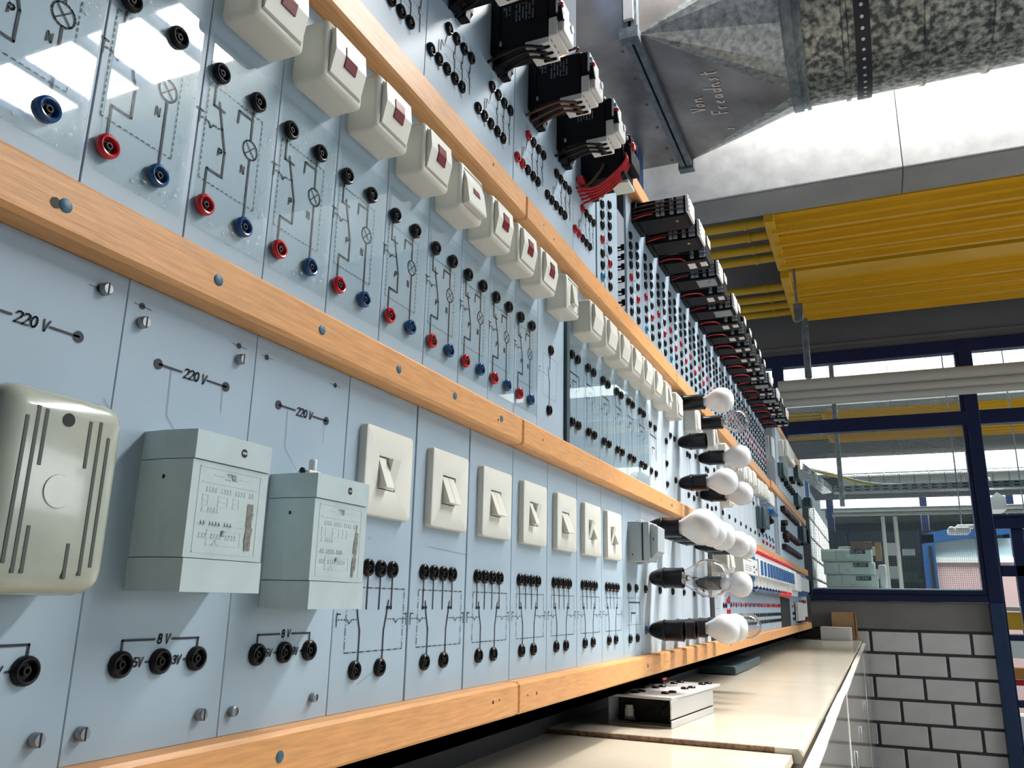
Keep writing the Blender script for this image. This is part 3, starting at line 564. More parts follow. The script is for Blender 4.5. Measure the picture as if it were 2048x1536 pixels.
# ---- bottom row, near: three transformer panels
LW = 0.0042
def d_trafo(m, y0):
    m.disc(y0+0.073, 0.347, 0.0085); m.disc(y0+0.222, 0.347, 0.0085)
    m.line([(y0+0.075, .347), (y0+0.121, .347)], LW*.8); m.line([(y0+0.178, .347), (y0+0.222, .347)], LW*.8)
    m.text('220 V', y0+0.127, 0.3395, 0.0150, 0.0026, adv=0.72)
    m.line([(y0+.076, -.080), (y0+.076, -.0655), (y0+.134, -.0655)], LW*.8); m.line([(y0+.170, -.0655), (y0+.223, -.0655), (y0+.223, -.080)], LW*.8)
    m.text('8 V', y0+.140, -.0715, 0.0130, 0.0021); m.text('5V', y0+.100, -.1025, 0.0120, 0.0021); m.text('3V', y0+.174, -.1025, 0.0120, 0.0024)
    m.line([(y0+.123, -.097), (y0+.134, -.097)], LW*.7); m.line([(y0+.197, -.097), (y0+.207, -.097)], LW*.7)
    m.disc(y0+.028, .427, .0052); m.line([(y0+.012, .4275), (y0+.046, .4265)], .0012, mi=1); m.disc(y0+.243, .427, .0052); m.line([(y0+.226, .4275), (y0+.262, .4265)], .0012, mi=1)
    if y0 > 0.8: m.line([(y0+.10, .35), (y0+.102, .27), (y0+.14, .235)], .0010, mi=1); m.line([(y0+.215, .345), (y0+.217, .30)], .0010, mi=1)
    if y0 < 1.0: m.line([(y0-.015, .27), (y0+.02, .232)], .0012, mi=1)
TS = [(.076, -.098, 'k'), (.149, -.0975, 'k'), (.222, -.097, 'k')]
SC1 = [(.031, .401, 's'), (.247, .403, 's'), (.026, -.183, 's'), (.244, -.182, 's')]
panel(.538, .831, AZ0, AZ1, 'bottom row panel at the left edge of the photo, behind the rounded grey transformer', TS, d_trafo, gap=.0008, screws=[(.25, .428, 's'), (.252, -.182, 's')])
panel(.831, 1.12, AZ0, AZ1, 'bottom row panel marked 220 V behind the tall transformer with the square worn patch', TS, d_trafo, gap=.0008, screws=SC1)
panel(1.12, 1.415, AZ0, AZ1, 'bottom row panel marked 220 V behind the smaller of the two boxy transformers', TS, d_trafo, gap=.0008, screws=[(.027, -.185, 'r'), (.245, -.183, 'r')])
# ---- bottom row: seven two-key switch panels
DSH = (.016, .004, .003, .004)
def d_switch(m, y0):
    a = y0
    m.line([(a+.045, .022), (a+.045, -.108), (a+.27, -.108), (a+.27, .022), (a+.045, .022)], .0022, dash=DSH)
    for y in (.068, .117, .166, .216): m.line([(a+y, .05), (a+y, -.021)], .0042)
    for s, yc, yb in ((1, .068, .097), (-1, .216, .190)):
        m.line([(a+yc, -.0185), (a+yc+s*.018, -.0185)], .0062); m.line([(a+yc+s*.012, -.004), (a+yc+s*.018, -.035), (a+yb, -.067), (a+yb, -.13)], .0042)
        e = a+yc+s*.02; w = a+(.012 if s == 1 else .284)
        m.line([(w, -.030), (w, -.056)], .0026); m.line([(w, -.032), (w+s*.012, -.032)], .0026)
        m.line([(w+s*.004, -.043), (w+s*.034, -.043)], .0022, dash=(.006, .004)); m.line([(w+s*.036, -.043), (w+s*.045, -.051), (w+s*.053, -.043)], .0022); m.line([(w+s*.055, -.043), (e, -.043)], .0022, dash=(.006, .004))
    if 1.6 < a < 1.8: m.line([(a+.08, .125), (a+.40-.1, .118)], .0010, mi=1)
    if a < 1.5: m.line([(a+.10, -.172), (a+.16, -.150)], .0012, mi=1); m.line([(a+.105, .13), (a+.112, .122), (a+.118, .13)], .0012, mi=1)
S6 = [(.064, .064, 'k'), (.112, .064, 'k'), (.161, .0635, 'k'), (.210, .0635, 'k'), (.084, -.143, 'k'), (.179, -.143, 'k')]
YA = [1.415, 1.706, 2.001, 2.299, 2.598, 2.899, 3.201]
for i, y in enumerate(YA):
    e = (YA+[3.508])[i+1]
    panel(y, e, AZ0, AZ1, ORD[i]+' bottom row panel from the left with a flush switch', S6, d_switch, gap=0.010 if i == 1 else 0.003)
def d_grey(m, y0):
    m.line([(y0+.085, .05), (y0+.085, -.13)], .003); m.line([(y0+.2, .05), (y0+.2, -.13)], .003); m.line([(y0+.085, .005), (y0+.27, .005)], .006); m.line([(y0+.12, -.04), (y0+.19, -.04)], .006); m.line([(y0+.12, -.04), (y0+.12, -.08)], .003); m.line([(y0+.27, .005), (y0+.27, -.08)], .003)
    for z in (.025, -.09, -.145): m.line([(y0+.05, z), (y0+.28, z)], .0018, dash=(.014, .008))
panel(3.508, 3.825, AZ0, AZ1, 'bottom row panel carrying the grey surface switch, just before the lamps', [(.085, .067, 'k'), (.205, .067, 'k'), (.09, -.147, 'k'), (.21, -.147, 'k')], d_grey)
for i in range(6):
    y = 3.825+0.284*i
    panel(y, y+0.284, AZ0, AZ1, ORD[i]+' lamp panel from the left in the bottom row', [(.055, .067, 'k'), (.055, -.117, 'b')], lambda m, a: m.disc(a+.04, -.18, .003), mtl='panel2')
struct('trim_3', MB().box(-0.05, 0.004, 5.535, 5.68, AZ0, AZ1), 'hole')
def d_far(m, a):
    for y in (.05, .1, .15, .2): m.line([(a+y, .12), (a+y, -.12)], .004, mi=1)
    m.line([(a+.05, .08), (a+.2, .08)], .004); m.line([(a+.05, -.02), (a+.2, -.02)], .003, mi=1)
panel(5.68, 5.98, AZ0, AZ1, 'bottom row panel under the cream wall box, right after the black strip', [], d_far, mtl='panel2')
panel(5.98, 6.30, AZ0, AZ1, 'bottom row panel with the scattered red and black sockets under the breakers', [(.06, 0.0, 'k'), (.16, 0.0, 'k'), (.22, .03, 'r'), (.22, -.04, 'r'), (.29, .025, 'b'), (.30, .05, 'r'), (.30, -.04, 'r'), (.06, -.08, 'k'), (.2, -.08, 'k')], None, mtl='panel2')
for i in range(7):
    y = 6.30+0.5*i; cs = 'rbrbrb' if i < 4 else 'rrkkrr'
    panel(y, y+0.5, AZ0, AZ1, ORD[i]+' socket panel from the left under the breaker row', [(.06+.125*j, .006+.004*(j % 2), ('vr'[j % 2] if i < 4 else 'rrkr'[j])) for j in range(4)]+[(.06+.125*j, z, 'k') for j in range(4) for z in (-.078, -.14)],
          lambda m, a: [m.line([(a+.06+.125*j, .17), (a+.06+.125*j, -.12)], .006, mi=1) for j in range(4)], mtl='panel', lo=True)
struct('trim_4', MB().box(-0.05, 0.004, 9.82, 10.84, AZ0, AZ1), 'hole')
panel(10.84, 13.6, AZ0, AZ1, 'last bottom row panel at the far end, behind the white relay plate', [(.3, .006, 'r'), (.55, .006, 'r'), (.35, -.08, 'k'), (.5, -.08, 'k'), (.35, -.145, 'k'), (.5, -.145, 'k'), (2.4, 0, 'k'), (2.4, -.07, 'k')], None, mtl='panel', lo=True)
# ---- middle row: lens switch panels under acrylic
def d_lens(m, a):
    w = .0042
    m.line([(a+.030, .878), (a+.030, .835), (a+.056, .835)], w); m.line([(a+.042, .846), (a+.055, .801), (a+.067, .76), (a+.067, .712), (a+.031, .712), (a+.031, .655)], w)
    m.text('P', a+.052, .748, .013, .0030, slant=.05)
    m.line([(a+.015, .872), (a+.152, .872), (a+.152, .687), (a+.015, .687), (a+.015, .872)], .0017, dash=(.007, .004))
    m.line([(a-.006, .809), (a+.008, .809)], w*.8); m.line([(a+.001, .809), (a+.001, .786)], w*.8)
    m.line([(a+.004, .797), (a+.022, .797)], w*.7, dash=(.006, .003)); m.line([(a+.022, .797), (a+.028, .789), (a+.034, .797)], w*.7); m.line([(a+.036, .797), (a+.056, .798)], w*.7, dash=(.006, .003))
    m.line([(a+.126, .878), (a+.126, .860), (a+.091, .860), (a+.090, .836)], w); m.line([(a+.126, .86), (a+.127, .820)], w); m.disc(a+.126, .860, .0034, .0013)
    m.ring(a+.128, .799, .0185, .0027); m.line([(a+.115, .812), (a+.141, .786)], .0025); m.line([(a+.115, .786), (a+.141, .812)], .0025); m.line([(a+.129, .780), (a+.130, .655)], w)
    m.text('N', a+.110, .745, .014, .0030, slant=.05)
S4 = [(.0295, .896, 'k'), (.1265, .898, 'k'), (.0295, .640, 'r'), (.1255, .642, 'b')]
YB = [.527, .722, .9195, 1.1145, 1.3095, 1.513, 1.717, 1.910, 2.101, 2.294]
for i, y in enumerate(YB):
    e = (YB+[2.490])[i+1]
    panel(y, e, BZ0, BZ1, ORD[i]+' acrylic covered panel from the left with one red and one blue socket', S4, d_lens, acr=(.008 if i != 1 else .016, .596, 0.965, 'acrylic' if i < 4 else 'acrylic2'), gap=(.0024 if i in (1, 4, 6, 9) else .0012))
def d_single(m, a):
    m.line([(a+.122, .86), (a+.120, .797)], .0042); m.line([(a+.10, .797), (a+.118, .748), (a+.116, .655)], .0042)
    m.line([(a+.055, .841), (a+.19, .841), (a+.185, .691), (a+.052, .691), (a+.055, .841)], .0015, dash=(.010, .005))
    m.line([(a+.015, .757), (a+.015, .782), (a+.028, .782)], .002); m.line([(a+.018, .769), (a+.105, .767)], .0016, dash=(.007, .004))
panel(2.490, 2.757, BZ0, BZ1, 'plain middle row panel with one changeover diagram, left of the dark joint', [(.122, .867, 'k'), (.11, .646, 'k')], d_single)
struct('trim_5', MB().box(-0.03, 0.012, 2.760, 2.789, BZ0, BZ1), 'slate')
def d_pair(m, a):
    m.line([(a+.034, .90), (a+.034, .65)], .0026); m.line([(a+.104, .90), (a+.104, .65)], .0026)
    m.line([(a+.034, .848), (a+.135, .848), (a+.135, .792)], .004); m.line([(a+.062, .792), (a+.062, .820), (a+.104, .820)], .004)
    m.line([(a+.0, .8), (a+.0, .77)], .002); m.line([(a+.0, .787), (a+.034, .787)], .0016, dash=(.006, .004)); m.line([(a+.034, .774), (a+.104, .774)], .0012, mi=1); m.disc(a+.034, .79, .005); m.disc(a+.104, .785, .005)
YB2 = [2.792, 2.990, 3.192, 3.395, 3.592, 3.800, 4.015]
for i in range(6):
    panel(YB2[i], YB2[i+1], BZ0, BZ1, ORD[i]+' glossy four-socket panel from the left, right of the dark joint', [(.033, .913, 'k'), (.103, .912, 'k'), (.038, .652, 'k'), (.108, .652, 'k')], d_pair, acr=(.004, .552, 0.985, 'acrylic2'))
def d_bus(m, a):
    m.line([(a+.03, .87), (a+.03, .67)], .003); m.line([(a+.13, .87), (a+.13, .72)], .003); m.line([(a+.03, .84), (a+.16, .84), (a+.16, .72)], .005); m.line([(a+.07, .74), (a+.07, .78), (a+.12, .78)], .005)
panel(4.015, 4.298, BZ0, BZ1, 'middle row panel with the bus diagram, second before the lamps', [(.03, .89, 'k'), (.13, .889, 'k'), (.03, .65, 'k'), (.13, .65, 'k')], d_bus, mtl='panel2')
panel(4.298, 4.57, BZ0, BZ1, 'middle row panel directly left of the lamps', [(.10, .867, 'k'), (.10, .743, 'k'), (.21, .92, 'k'), (.1, .63, 'k')], lambda m, a: [m.line([(a+.1, .86), (a+.1, .64)], .003), m.line([(a+.03, .8), (a+.09, .8)], .002, dash=(.008, .005))], mtl='panel2')
for i, y in enumerate((4.57, 5.18)):
    panel(y, y+.30, BZ0, BZ1, ('left', 'right')[i]+' middle row panel carrying a column of three lamp holders', [(.04, .92, 'k'), (.04, .68, 'k')], None, mtl='panel2')
    panel(y+.30, y+.61, BZ0, BZ1, 'middle row panel just right of the '+('left', 'right')[i]+' lamp column', [(.09, .89, 'k'), (.16, .89, 'k'), (.09, .64, 'k'), (.25, .64, 'k')], lambda m, a: [m.line([(a+.09, .88), (a+.09, .65)], .003), m.line([(a+.16, .88), (a+.16, .7)], .003)], mtl='panel2')
for i in range(13):
    y = 5.79+.2946*i
    panel(y, y+.2946, BZ0, BZ1, ORD[i]+' pale middle row panel from the left beyond the lamp columns', [(.1, .66, 'k'), (.1, .93, 'k')] if i < 9 else [(.06, .62, 'r'), (.13, .62, 'k'), (.06, .7, 'k'), (.13, .68, 'b')], lambda m, a: m.line([(a+.1, .9), (a+.1, .7)], .004, mi=1), mtl='panel2' if i < 9 else 'panel', lo=True)
# ---- far, thicker section of the middle and top rows
struct('trim_6', MB().box(-0.05, 0.030, 9.62, 9.68, BZ0, BZ1).box(-0.05, 0.055, 9.62, 9.68, CZ0, CZ1), 'grey')
fs = [(y, z, ('r' if (i % 4 == 1) else 'k')) for i, y in enumerate([.35+.17*k for k in range(15)]) for z in (1.10-.0*i,)]
fs += [(.5+.17*k, .83, 'r' if k % 3 == 1 else 'k') for k in range(12)]+[(.25, .86, 'k'), (.3, .93, 'k'), (.5, .95, 'k'), (.4, .79, 'k'), (.55, .76, 'k')]+[(.25+.15*k, .66, 'k') for k in range(15)]
panel(9.68, 13.0, BZ0, BZ1, 'large far middle row board with three long rows of black and red sockets', fs, None, mtl='panel', xo=.045, lo=3)
fs = [(.55+.22*k, 1.80, 'k') for k in range(5)]+[(.9+.22*k, 1.90, 'k') for k in range(4)]+[(.8+.22*k, 1.60, 'k') for k in range(5)]+[(.7+.22*k, 1.44, 'k') for k in range(5)]+[(.12, 1.79, 'k'), (.12, 1.88, 'k'), (.2, 1.79, 'k'), (.2, 1.87, 'k')]
panel(9.68, 13.0, CZ0, CZ1, 'large far top row board with the dark timer boxes', fs, None, mtl='panel', xo=.07, lo=3)
# ---- top row, near: contactor panels, two diagrams each
def d_cont(m, a, n=2):
    for k, b in enumerate((a, a+.301)[:n]):
        w = .0042
        m.line([(b+.12, 1.58), (b+.105, 1.537)], w); m.line([(b+.082, 1.497), (b+.085, 1.53), (b+.10, 1.523)], w); m.line([(b+.07, 1.52), (b+.07, 1.47)], w)
        for y in (.168, .217, .266): m.line([(b+y, 1.58), (b+y-.003, 1.541), (b+y-.010, 1.541), (b+y-.010, 1.522), (b+y-.002, 1.522), (b+y-.001, 1.47)], w)
        for z in (1.535, 1.50): m.line([(b+.105, z), (b+.28, z)], .0018, dash=(.008, .004))
        for j, y in enumerate((.12, .168, .217, .266)): m.text('L1 L2 L3 13'.split()[j], b+y-.012, 1.622, .010, .0014, mi=1)
        for j, y in enumerate((.025, .07, .118, .167, .212)): m.text('96 98 T1 T2 T3'.split()[j], b+y-.008, 1.425, .011, .0014, mi=1)
SC9 = lambda b, c='k': [(b+.120, 1.593, c), (b+.167, 1.593, 'k'), (b+.216, 1.593, 'k'), (b+.265, 1.595, 'k'), (b+.025, 1.457, c), (b+.070, 1.457, c), (b+.118, 1.458, 'k'), (b+.167, 1.459, 'k'), (b+.212, 1.460, 'k')]
CL = ['top row panel at the upper frame edge, under the partly cut off contactor wires', 'top row panel under the first whole contactor and its neighbour', 'top row panel with three red sockets at its left, under the third contactor']
for i, y in enumerate((1.349, 1.651, 2.255)):
    if i == 0: panel(1.05, 1.651, CZ0, CZ1, CL[0], [(s[0]+.30, s[1], s[2]) for s in SC9(0)], lambda m, a: d_cont(m, a+.30, 1))
    else: panel(y, y+.602, CZ0, CZ1, CL[i], SC9(0, 'k' if i == 1 else 'r')+[(s[0]+(.297 if i == 1 else .285), s[1], s[2]) for s in SC9(0)], d_cont)
panel(2.857, 3.158, CZ0, CZ1, 'top row panel with red sockets under the red wired starter', SC9(-.005, 'r'), lambda m, a: d_cont(m, a, 1))
# ---- top row: slim two-column panels
ZR = (1.802, 1.746, 1.694, 1.641, 1.574, 1.506, 1.449, 1.393)
def slim(dy):
    def d(m, a):
        for z in ZR[1:]:
            m.line([(a+dy[0]+.02, z-.004), (a+dy[0]+.045, z-.022), (a+dy[0]+.045, z-.04)], .0045); m.line([(a+dy[1]-.02, z+.01), (a+dy[1]-.042, z+.026)], .0045)
        m.line([(a+dy[0]+.03, 1.565), (a+dy[0]+.07, 1.585), (a+dy[0]+.07, 1.52), (a+dy[0]+.035, 1.51), (a+dy[0]+.03, 1.565)], .003)
    return d
def slimS(dy, last='k'):
    return [(dy[0], z, 'r' if k == 4 else last if k == 7 else 'k') for k, z in enumerate(ZR)]+[(dy[1], z-.004, 'r' if k == 5 else 'k') for k, z in enumerate(ZR)]
panel(3.178, 3.50, CZ0, CZ1, 'slim top row panel left of the open gap in the board', slimS((.070, .185), 'c'), slim((.07, .185)), lo=2)
YC0 = [3.66+.2925*i for i in range(19)]
for i, y in enumerate(YC0):
    panel(y, y+.2925, CZ0, CZ1, ORD[i]+' slim top row panel with two socket columns, counted from the open gap', slimS((.068, .196) if i < 2 else (.06, .20), 'c' if i in (1, 3, 6) else 'k'), slim((.068, .196)), lo=2)
# contact tails seen edge-on through the gap behind the first slim panel
ct = MB()
for z in ZR[1:]:
    for y in (3.73,): ct.lathe([(.016, -.012), (.016, -.045), (.006, -.05), (.006, -.085)], (0, y, z), 'x', 8); ct.tube([(-.085, y, z), (-.11, y-.02, z-.02), (-.06, y-.03, z-.03), (-.03, y-.01, z-.02)], .003, 4)
o = ct.build('solder_tail', 'black', bpy.data.objects[[k for k in ORG if k.startswith('training_panel')][-19]]); o['kind'] = 'stuff'
# ================================================================== DEVICES ON THE BOARD
# ---- transformers
def slot_lines(m, x, segs, w=.0055, mi=0):
    for a, b in segs: m.line([a, b], w, x, mi)
t = thing('transformer', (0, .685, .12), 'rounded greenish grey transformer with vent slots at the left edge', 'transformer', 'transformers on the bottom row')
MB().rbox(0, .100, .604, .783, -.004, .242, .030, 4).build('housing', 'tgreen', t)
MB().rbox(0, .004, 0.606, .781, -.002, .24, .001, 1).build('back_plate', 'hole', t)
m = MB()
for y, z0, z1 in ((.636, .03, .202), (.649, .02, .216), (.660, .145, .214), (.6605, .02, .075), (.722, .150, .211), (.737, .02, .213), (.751, .03, .195), (.716, .015, .058)):
    m.rbox(.0985, .1006, y-.0030, y+.0030, z0, z1, .0009, 1)
m = m.build('vent_slot', 'tslot', t); m['kind'] = 'stuff'
MB().lathe([(.0085, .098), (.0085, .1008)], (0, .690, .206), 'x', 14).build('screw_hole', 'hole', t)
MB().lathe([(.021, .0998), (.020, .1016), (.0005, .1018)], (0, .691, .118), 'x', 24, cap=False).build('round_badge', 'tgreen', t)
def trafo(y0, y1, z0, z1, lab, patch, rich):
    t = thing('transformer', (0, (y0+y1)/2, (z0+z1)/2), lab, 'transformer', 'transformers on the bottom row'); D = .100; H = z1-z0; yc = (y0+y1)/2
    ch = [(0, y0), (.045, y0-.002), (D, y0+.006), (D, y1), (0, y1)]
    def sec(a, b, g): MB().prism([(x-(g if x > .05 else 0), y) for x, y in ch], a, b, 'z').build('housing_section', 'tgrey', t)
    sec(z0, z0+.20*H, 0); sec(z0+.20*H+.0012, z1-.185*H-.0012, .0022); sec(z1-.185*H, z1, 0)
    MB().lathe([(.007, D-.004), (.007, D+.0003)], (0, yc+.022, z1-.075*H-.003), 'x', 14).build('screw_hole', 'hole', t)
    s = MB().rbox(D-.003, D+.0012, yc+.0165, yc+.0275, z1-.075*H-.005, z1-.075*H-.001, .0005, 1).build('screw_slot', 'screw', t)
    m = MB(); X = D-.0024; L = y0+.022; Rr = y1-.018; T = z1-.225*H; B = z0+.24*H
    m.relief([(L, B), (L, T), (Rr, T), (Rr, B), (L, B)], .0016, X)
    m.relief([(L+.008, T-.022), (Rr-.006, T-.022)], .0022, X); m.relief([(L+.006, B+.042), (Rr-.006, B+.042)], .0022, X)
    m.relief([(L+.03, T-.010), (L+.05, T-.010)], .0012, X); tt = MB().text('220V', L+.054, T-.014, .009, .0016, X); m.add([(p[0]+.0006, p[1], p[2]) for p in tt.v], tt.f); m.relief([(L+.085, T-.010), (L+.105, T-.010)], .0012, X)
    random.seed(int(y0*1000))
    for r, (z, n) in enumerate(((T-.036, 18), (T-.066, 6), (T-.086, 11), (T-.104, 13))):
        for k in range(n):
            a = L+.010+k*.0062
            if (k*7+r*3) % 5: m.relief([(a, z), (a+.0012, z+.0062), (a+.003, z+.001)], .0016, X)
    for k, w in enumerate((.011, .02, .013)):
        a = L+.010+k*.032; m.relief([(a, T-.056), (a, T-.041), (a+w, T-.041), (a+w, T-.056), (a, T-.056)], .0012, X); m.relief([(a+.003, T-.049), (a+w-.003, T-.049)], .002, X)
    a, b = L+.026, Rr-.035; m.relief([(a, B+.034), (a, B+.012), (b, B+.012), (b, B+.034), (a, B+.034)], .0012, X); m.relief([(a+.012, B+.012), (a+.018, B+.018), (a+.024, B+.012)], .002, X); tt = MB().text('8V', (a+b)/2-.008, B+.026, .008, .0014, X); m.add([(p[0]+.0006, p[1], p[2]) for p in tt.v], tt.f)
    m.build('embossed_plate', 'tgrey', t)['kind'] = 'stuff'
    p = MB(); 
    if patch == 0: 
        for k in range(5): p.line([(Rr-.018+.001*(k % 2), T-.052-k*.012), (Rr-.018-.001*(k % 2), T-.063-k*.012)], .014-.001*(k % 3), D-.0018+.00015*k)
    else:
        for a, w, k in (((0, .000), .003, 0), ((.001, -.018), .010, 1), ((-.001, -.034), .013, 2), ((0, -.05), .006, 3), ((-.003, -.066), .012, 4), ((-.006, -.08), .006, 5)): p.line([(Rr-.013+a[0], T-.030+a[1]), (Rr-.014+a[0], T-.042+a[1])], w, D-.0018+.00015*k)
    p.build('worn_patch', 'worn', t)['kind'] = 'stuff'
    MB().lathe([(.0035, 0), (.0035, -.001)], (.05, y0-.0005, z1-.30*H), 'y', 8).build('pin_hole', 'hole', t)
trafo(.897, 1.069, .004, .238, 'tall boxy grey transformer between the rounded one and the smaller boxy one', 0, 1)
trafo(1.192, 1.364, -.020, .216, 'boxy grey transformer next to the first flush switch, a torn clip on its top', 1, 1)
t = thing('cable_clip', (.05, 1.24, .22), 'broken white plastic clip on top of the transformer beside the first flush switch', 'clip')
MB().rbox(.03, .06, 1.225, 1.262, .216, .228, .004, 2).build('base', 'white', t); MB().rbox(.035, .05, 1.250, 1.262, .226, .252, .003, 1).build('tongue', 'white', t); MB().lathe([(.006, 0), (.006, -.004)], (.045, 1.225, .226), 'y', 8).build('eye', 'hole', t)
# ---- flush two-key switches
def flush(y0, lab, st):
    w, h, z0 = .2, .197, .172; y1 = y0+w; z1 = z0+h; yc, zc = y0+w/2, z0+h/2
    t = thing('flush_switch', (0, y0, z0), lab, 'switch', 'flush two-key switches')
    m = MB(); a, e, r = .0, .010, .014
    ki, kz = .036, .037
    def rr(a, b, c, d, r, n=3):
        out = []
        for (cy, cz, q) in ((b-r, d-r, 0), (a+r, d-r, 1), (a+r, c+r, 2), (b-r, c+r, 3)): out += [(cy+r*math.cos((q+j/n)*math.pi/2), cz+r*math.sin((q+j/n)*math.pi/2)) for j in range(n+1)]
        return out
    loops = [(0, rr(y0, y1, z0, z1, .010)), (.011, rr(y0, y1, z0, z1, .010)), (.0165, rr(y0+.002, y1-.002, z0+.002, z1-.002, .009)), (.019, rr(y0+.006, y1-.006, z0+.006, z1-.006, .007)), (.0115, rr(yc-ki, yc+ki, zc-kz, zc+kz, .002)), (.002, rr(yc-ki, yc+ki, zc-kz, zc+kz, .002))]
    n = len(loops[0][1]); v = [(x, *p) for x, L in loops for p in L]; f = [(L*n+i, L*n+(i+1) % n, L*n+n+(i+1) % n, L*n+n+i) for L in range(5) for i in range(n)]+[tuple(range(5*n, 6*n))]
    MB().add(v, f, 0, True).build('cover_plate', 'cream', t)
    MB().rbox(.0018, .004, yc-ki+.001, yc+ki-.001, zc-kz+.001, zc+kz-.001, .0004, 1).build('recess', 'hole', t)
    for k, s in enumerate(st):
        a, b_ = (yc-.033, yc-.001) if k == 0 else (yc+.001, yc+.033)
        lo, hi = (.034, .008) if s else (.010, .026)
        MB().prism([(.003, zc-.0345), (lo, zc-.034), (hi, zc+.034), (.003, zc+.0345)], a, b_, 'y').build('rocker_key', 'cream', t)
FS = [(1, 0), (1, 1), (1, 1), (1, 0), (1, 1), (0, 1), (0, 1)]
for i, y in enumerate((1.466, 1.764, 2.056, 2.350, 2.650, 2.946, 3.235)):
    flush(y, ORD[i]+' cream flush switch with two rocker keys, from the left in the bottom row', FS[i])
# ---- cream surface switches
def surface(y0, lab, kind, z0=1.004, w=.140, h=.137, D=.076, xo=0, m1='cream', grp='cream surface switches'):
    t = thing('surface_switch', (xo, y0, z0), lab, 'switch', grp); y1, z1 = y0+w, z0+h
    MB().rbox(xo, xo+D, y0, y1, z0, z1, .013, 3, inset=(.0115, .014), edges='front').build('housing', m1, t)
    a, b = y0+.0165, y1-.0165; c, d = z0+.0165, z1-.0165; mid = (c+d)/2
    if kind in ('lens', 'lensdown', 'big'):
        up = [(D-.013, c), (D+.004, c+.002), (D+.015, mid+.004), (D+.010, d-.002), (D-.013, d)]
        dn = [(D-.013, c), (D+.018, c+.001), (D+.020, c+.006), (D+.010, mid+.02), (D-.002, d-.001), (D-.013, d)]
        pr = dn if kind == 'lensdown' else up
        MB().prism([(xo+x, z) for x, z in pr], a, b, 'y').build('rocker', m1, t)
        if kind != 'big':
            yc = (a+b)/2
            if kind == 'lens': MB().prism([(xo+D+.004, mid-.020), (xo+D+.0128, mid-.020), (xo+D+.0170, mid+.004), (xo+D+.0148, mid+.026), (xo+D+.0080, mid+.026)], yc-.0195, yc+.0195, 'y').build('lens', 'lens', t)
            else: MB().prism([(xo+D+.007, mid-.008), (xo+D+.0165, mid-.010), (xo+D+.0075, mid+.025), (xo+D+.003, mid+.025)], yc-.0195, yc+.0195, 'y').build('lens', 'lens', t)
    elif kind == 'key':
        MB().prism([(xo+D-.008, c+.02), (xo+D+.014, c+.02), (xo+D+.003, d-.012), (xo+D-.008, d-.012)], a+.034, b-.034, 'y').build('rocker', m1, t); MB().rbox(xo+D-.007, xo+D-.001, a, b, c, d, .003, 1).build('cover', m1, t)
    else:
        MB().rbox(xo+D-.007, xo+D+.006, a, b, c, d, .004, 1).build('cover', m1, t); MB().rbox(xo+D+.004, xo+D+.0075, (a+b)/2-.012, (a+b)/2+.012, mid-.02, mid+.02, .002, 1).build('slot', 'cream2', t)
    return t
for i, y in enumerate((.745, .943, 1.142, 1.335, 1.540, 1.741, 1.940, 2.133, 2.325)):
    surface(y, (ORD[i-1] if i else 'cut off')+' cream surface switch with a red lens'+(', from the left under the upper rail' if i else ' at the upper frame edge'), 'lensdown' if i == 5 else 'lens')
surface(2.575, 'cream surface switch with a small key, directly above the plain changeover panel', 'key')
for i, y in enumerate((2.850, 3.052, 3.252, 3.450, 3.655, 3.862)): surface(y, ORD[i]+' cream surface switch with a wide plain rocker, right of the dark joint', 'big')
surface(4.115, 'cream surface switch with a small slot, two before the lamps', 'key', z0=1.0); surface(4.375, 'cream surface switch with a small slot, directly left of the lamps', 'slot', z0=1.0)
surface(4.905, 'cream box switch between the first and second lamp columns', 'slot', z0=1.02, h=.155); surface(5.53, 'cream box switch right of the second lamp column', 'key', z0=1.03, h=.155)
for i, y in enumerate((6.02, 6.32, 6.62, 6.92, 7.22, 7.52, 7.86, 8.12, 8.42, 8.70, 8.95)): surface(y, ORD[i]+' cream box switch from the left beyond the second lamp column', 'slot', z0=1.0+.012*(i % 3), h=.15)
surface(6.10, 'cream box switch low on the middle row, under the last opal lamp', 'slot', z0=.70, h=.16); 
surface(5.72, 'cream wall box with double flaps in the bottom row, behind the middle opal bulb', 'key', z0=.215, w=.26, h=.17, D=.10)
# grey surface switch left of the lamps
t = thing('surface_switch', (0, 3.60, .16), 'grey surface switch with a protruding rocker, left of the bottom lamps', 'switch')
MB().rbox(0, .062, 3.60, 3.77, .180, .357, .008, 2, edges='front').build('housing', 'grey', t); MB().rbox(.066, .095, 3.602, 3.768, .182, .355, .008, 2).build('cover', 'grey', t); MB().rbox(.05, .068, 3.606, 3.764, .186, .351, .001, 1).build('gasket', 'hole', t)
MB().prism([(.09, .195), (.098, .195), (.128, .225), (.131, .33), (.108, .343), (.09, .343)], 3.622, 3.748, 'y').build('rocker', 'grey', t); MB().prism([(.107, .27), (.112, .27), (.112, .285), (.107, .285)], 3.6212, 3.623, 'y').build('indicator', 'slate', t)
MB().rbox(.02, .05, 3.66, 3.70, .355, .368, .004, 1).build('top_grommet', 'grey', t); MB().rbox(.02, .05, 3.66, 3.70, .170, .182, .004, 1).build('bottom_grommet', 'grey', t); MB().lathe([(.0035, 0), (.0035, -.001)], (.02, 3.6, .21), 'y', 8).build('cover_screw', 'hole', t)
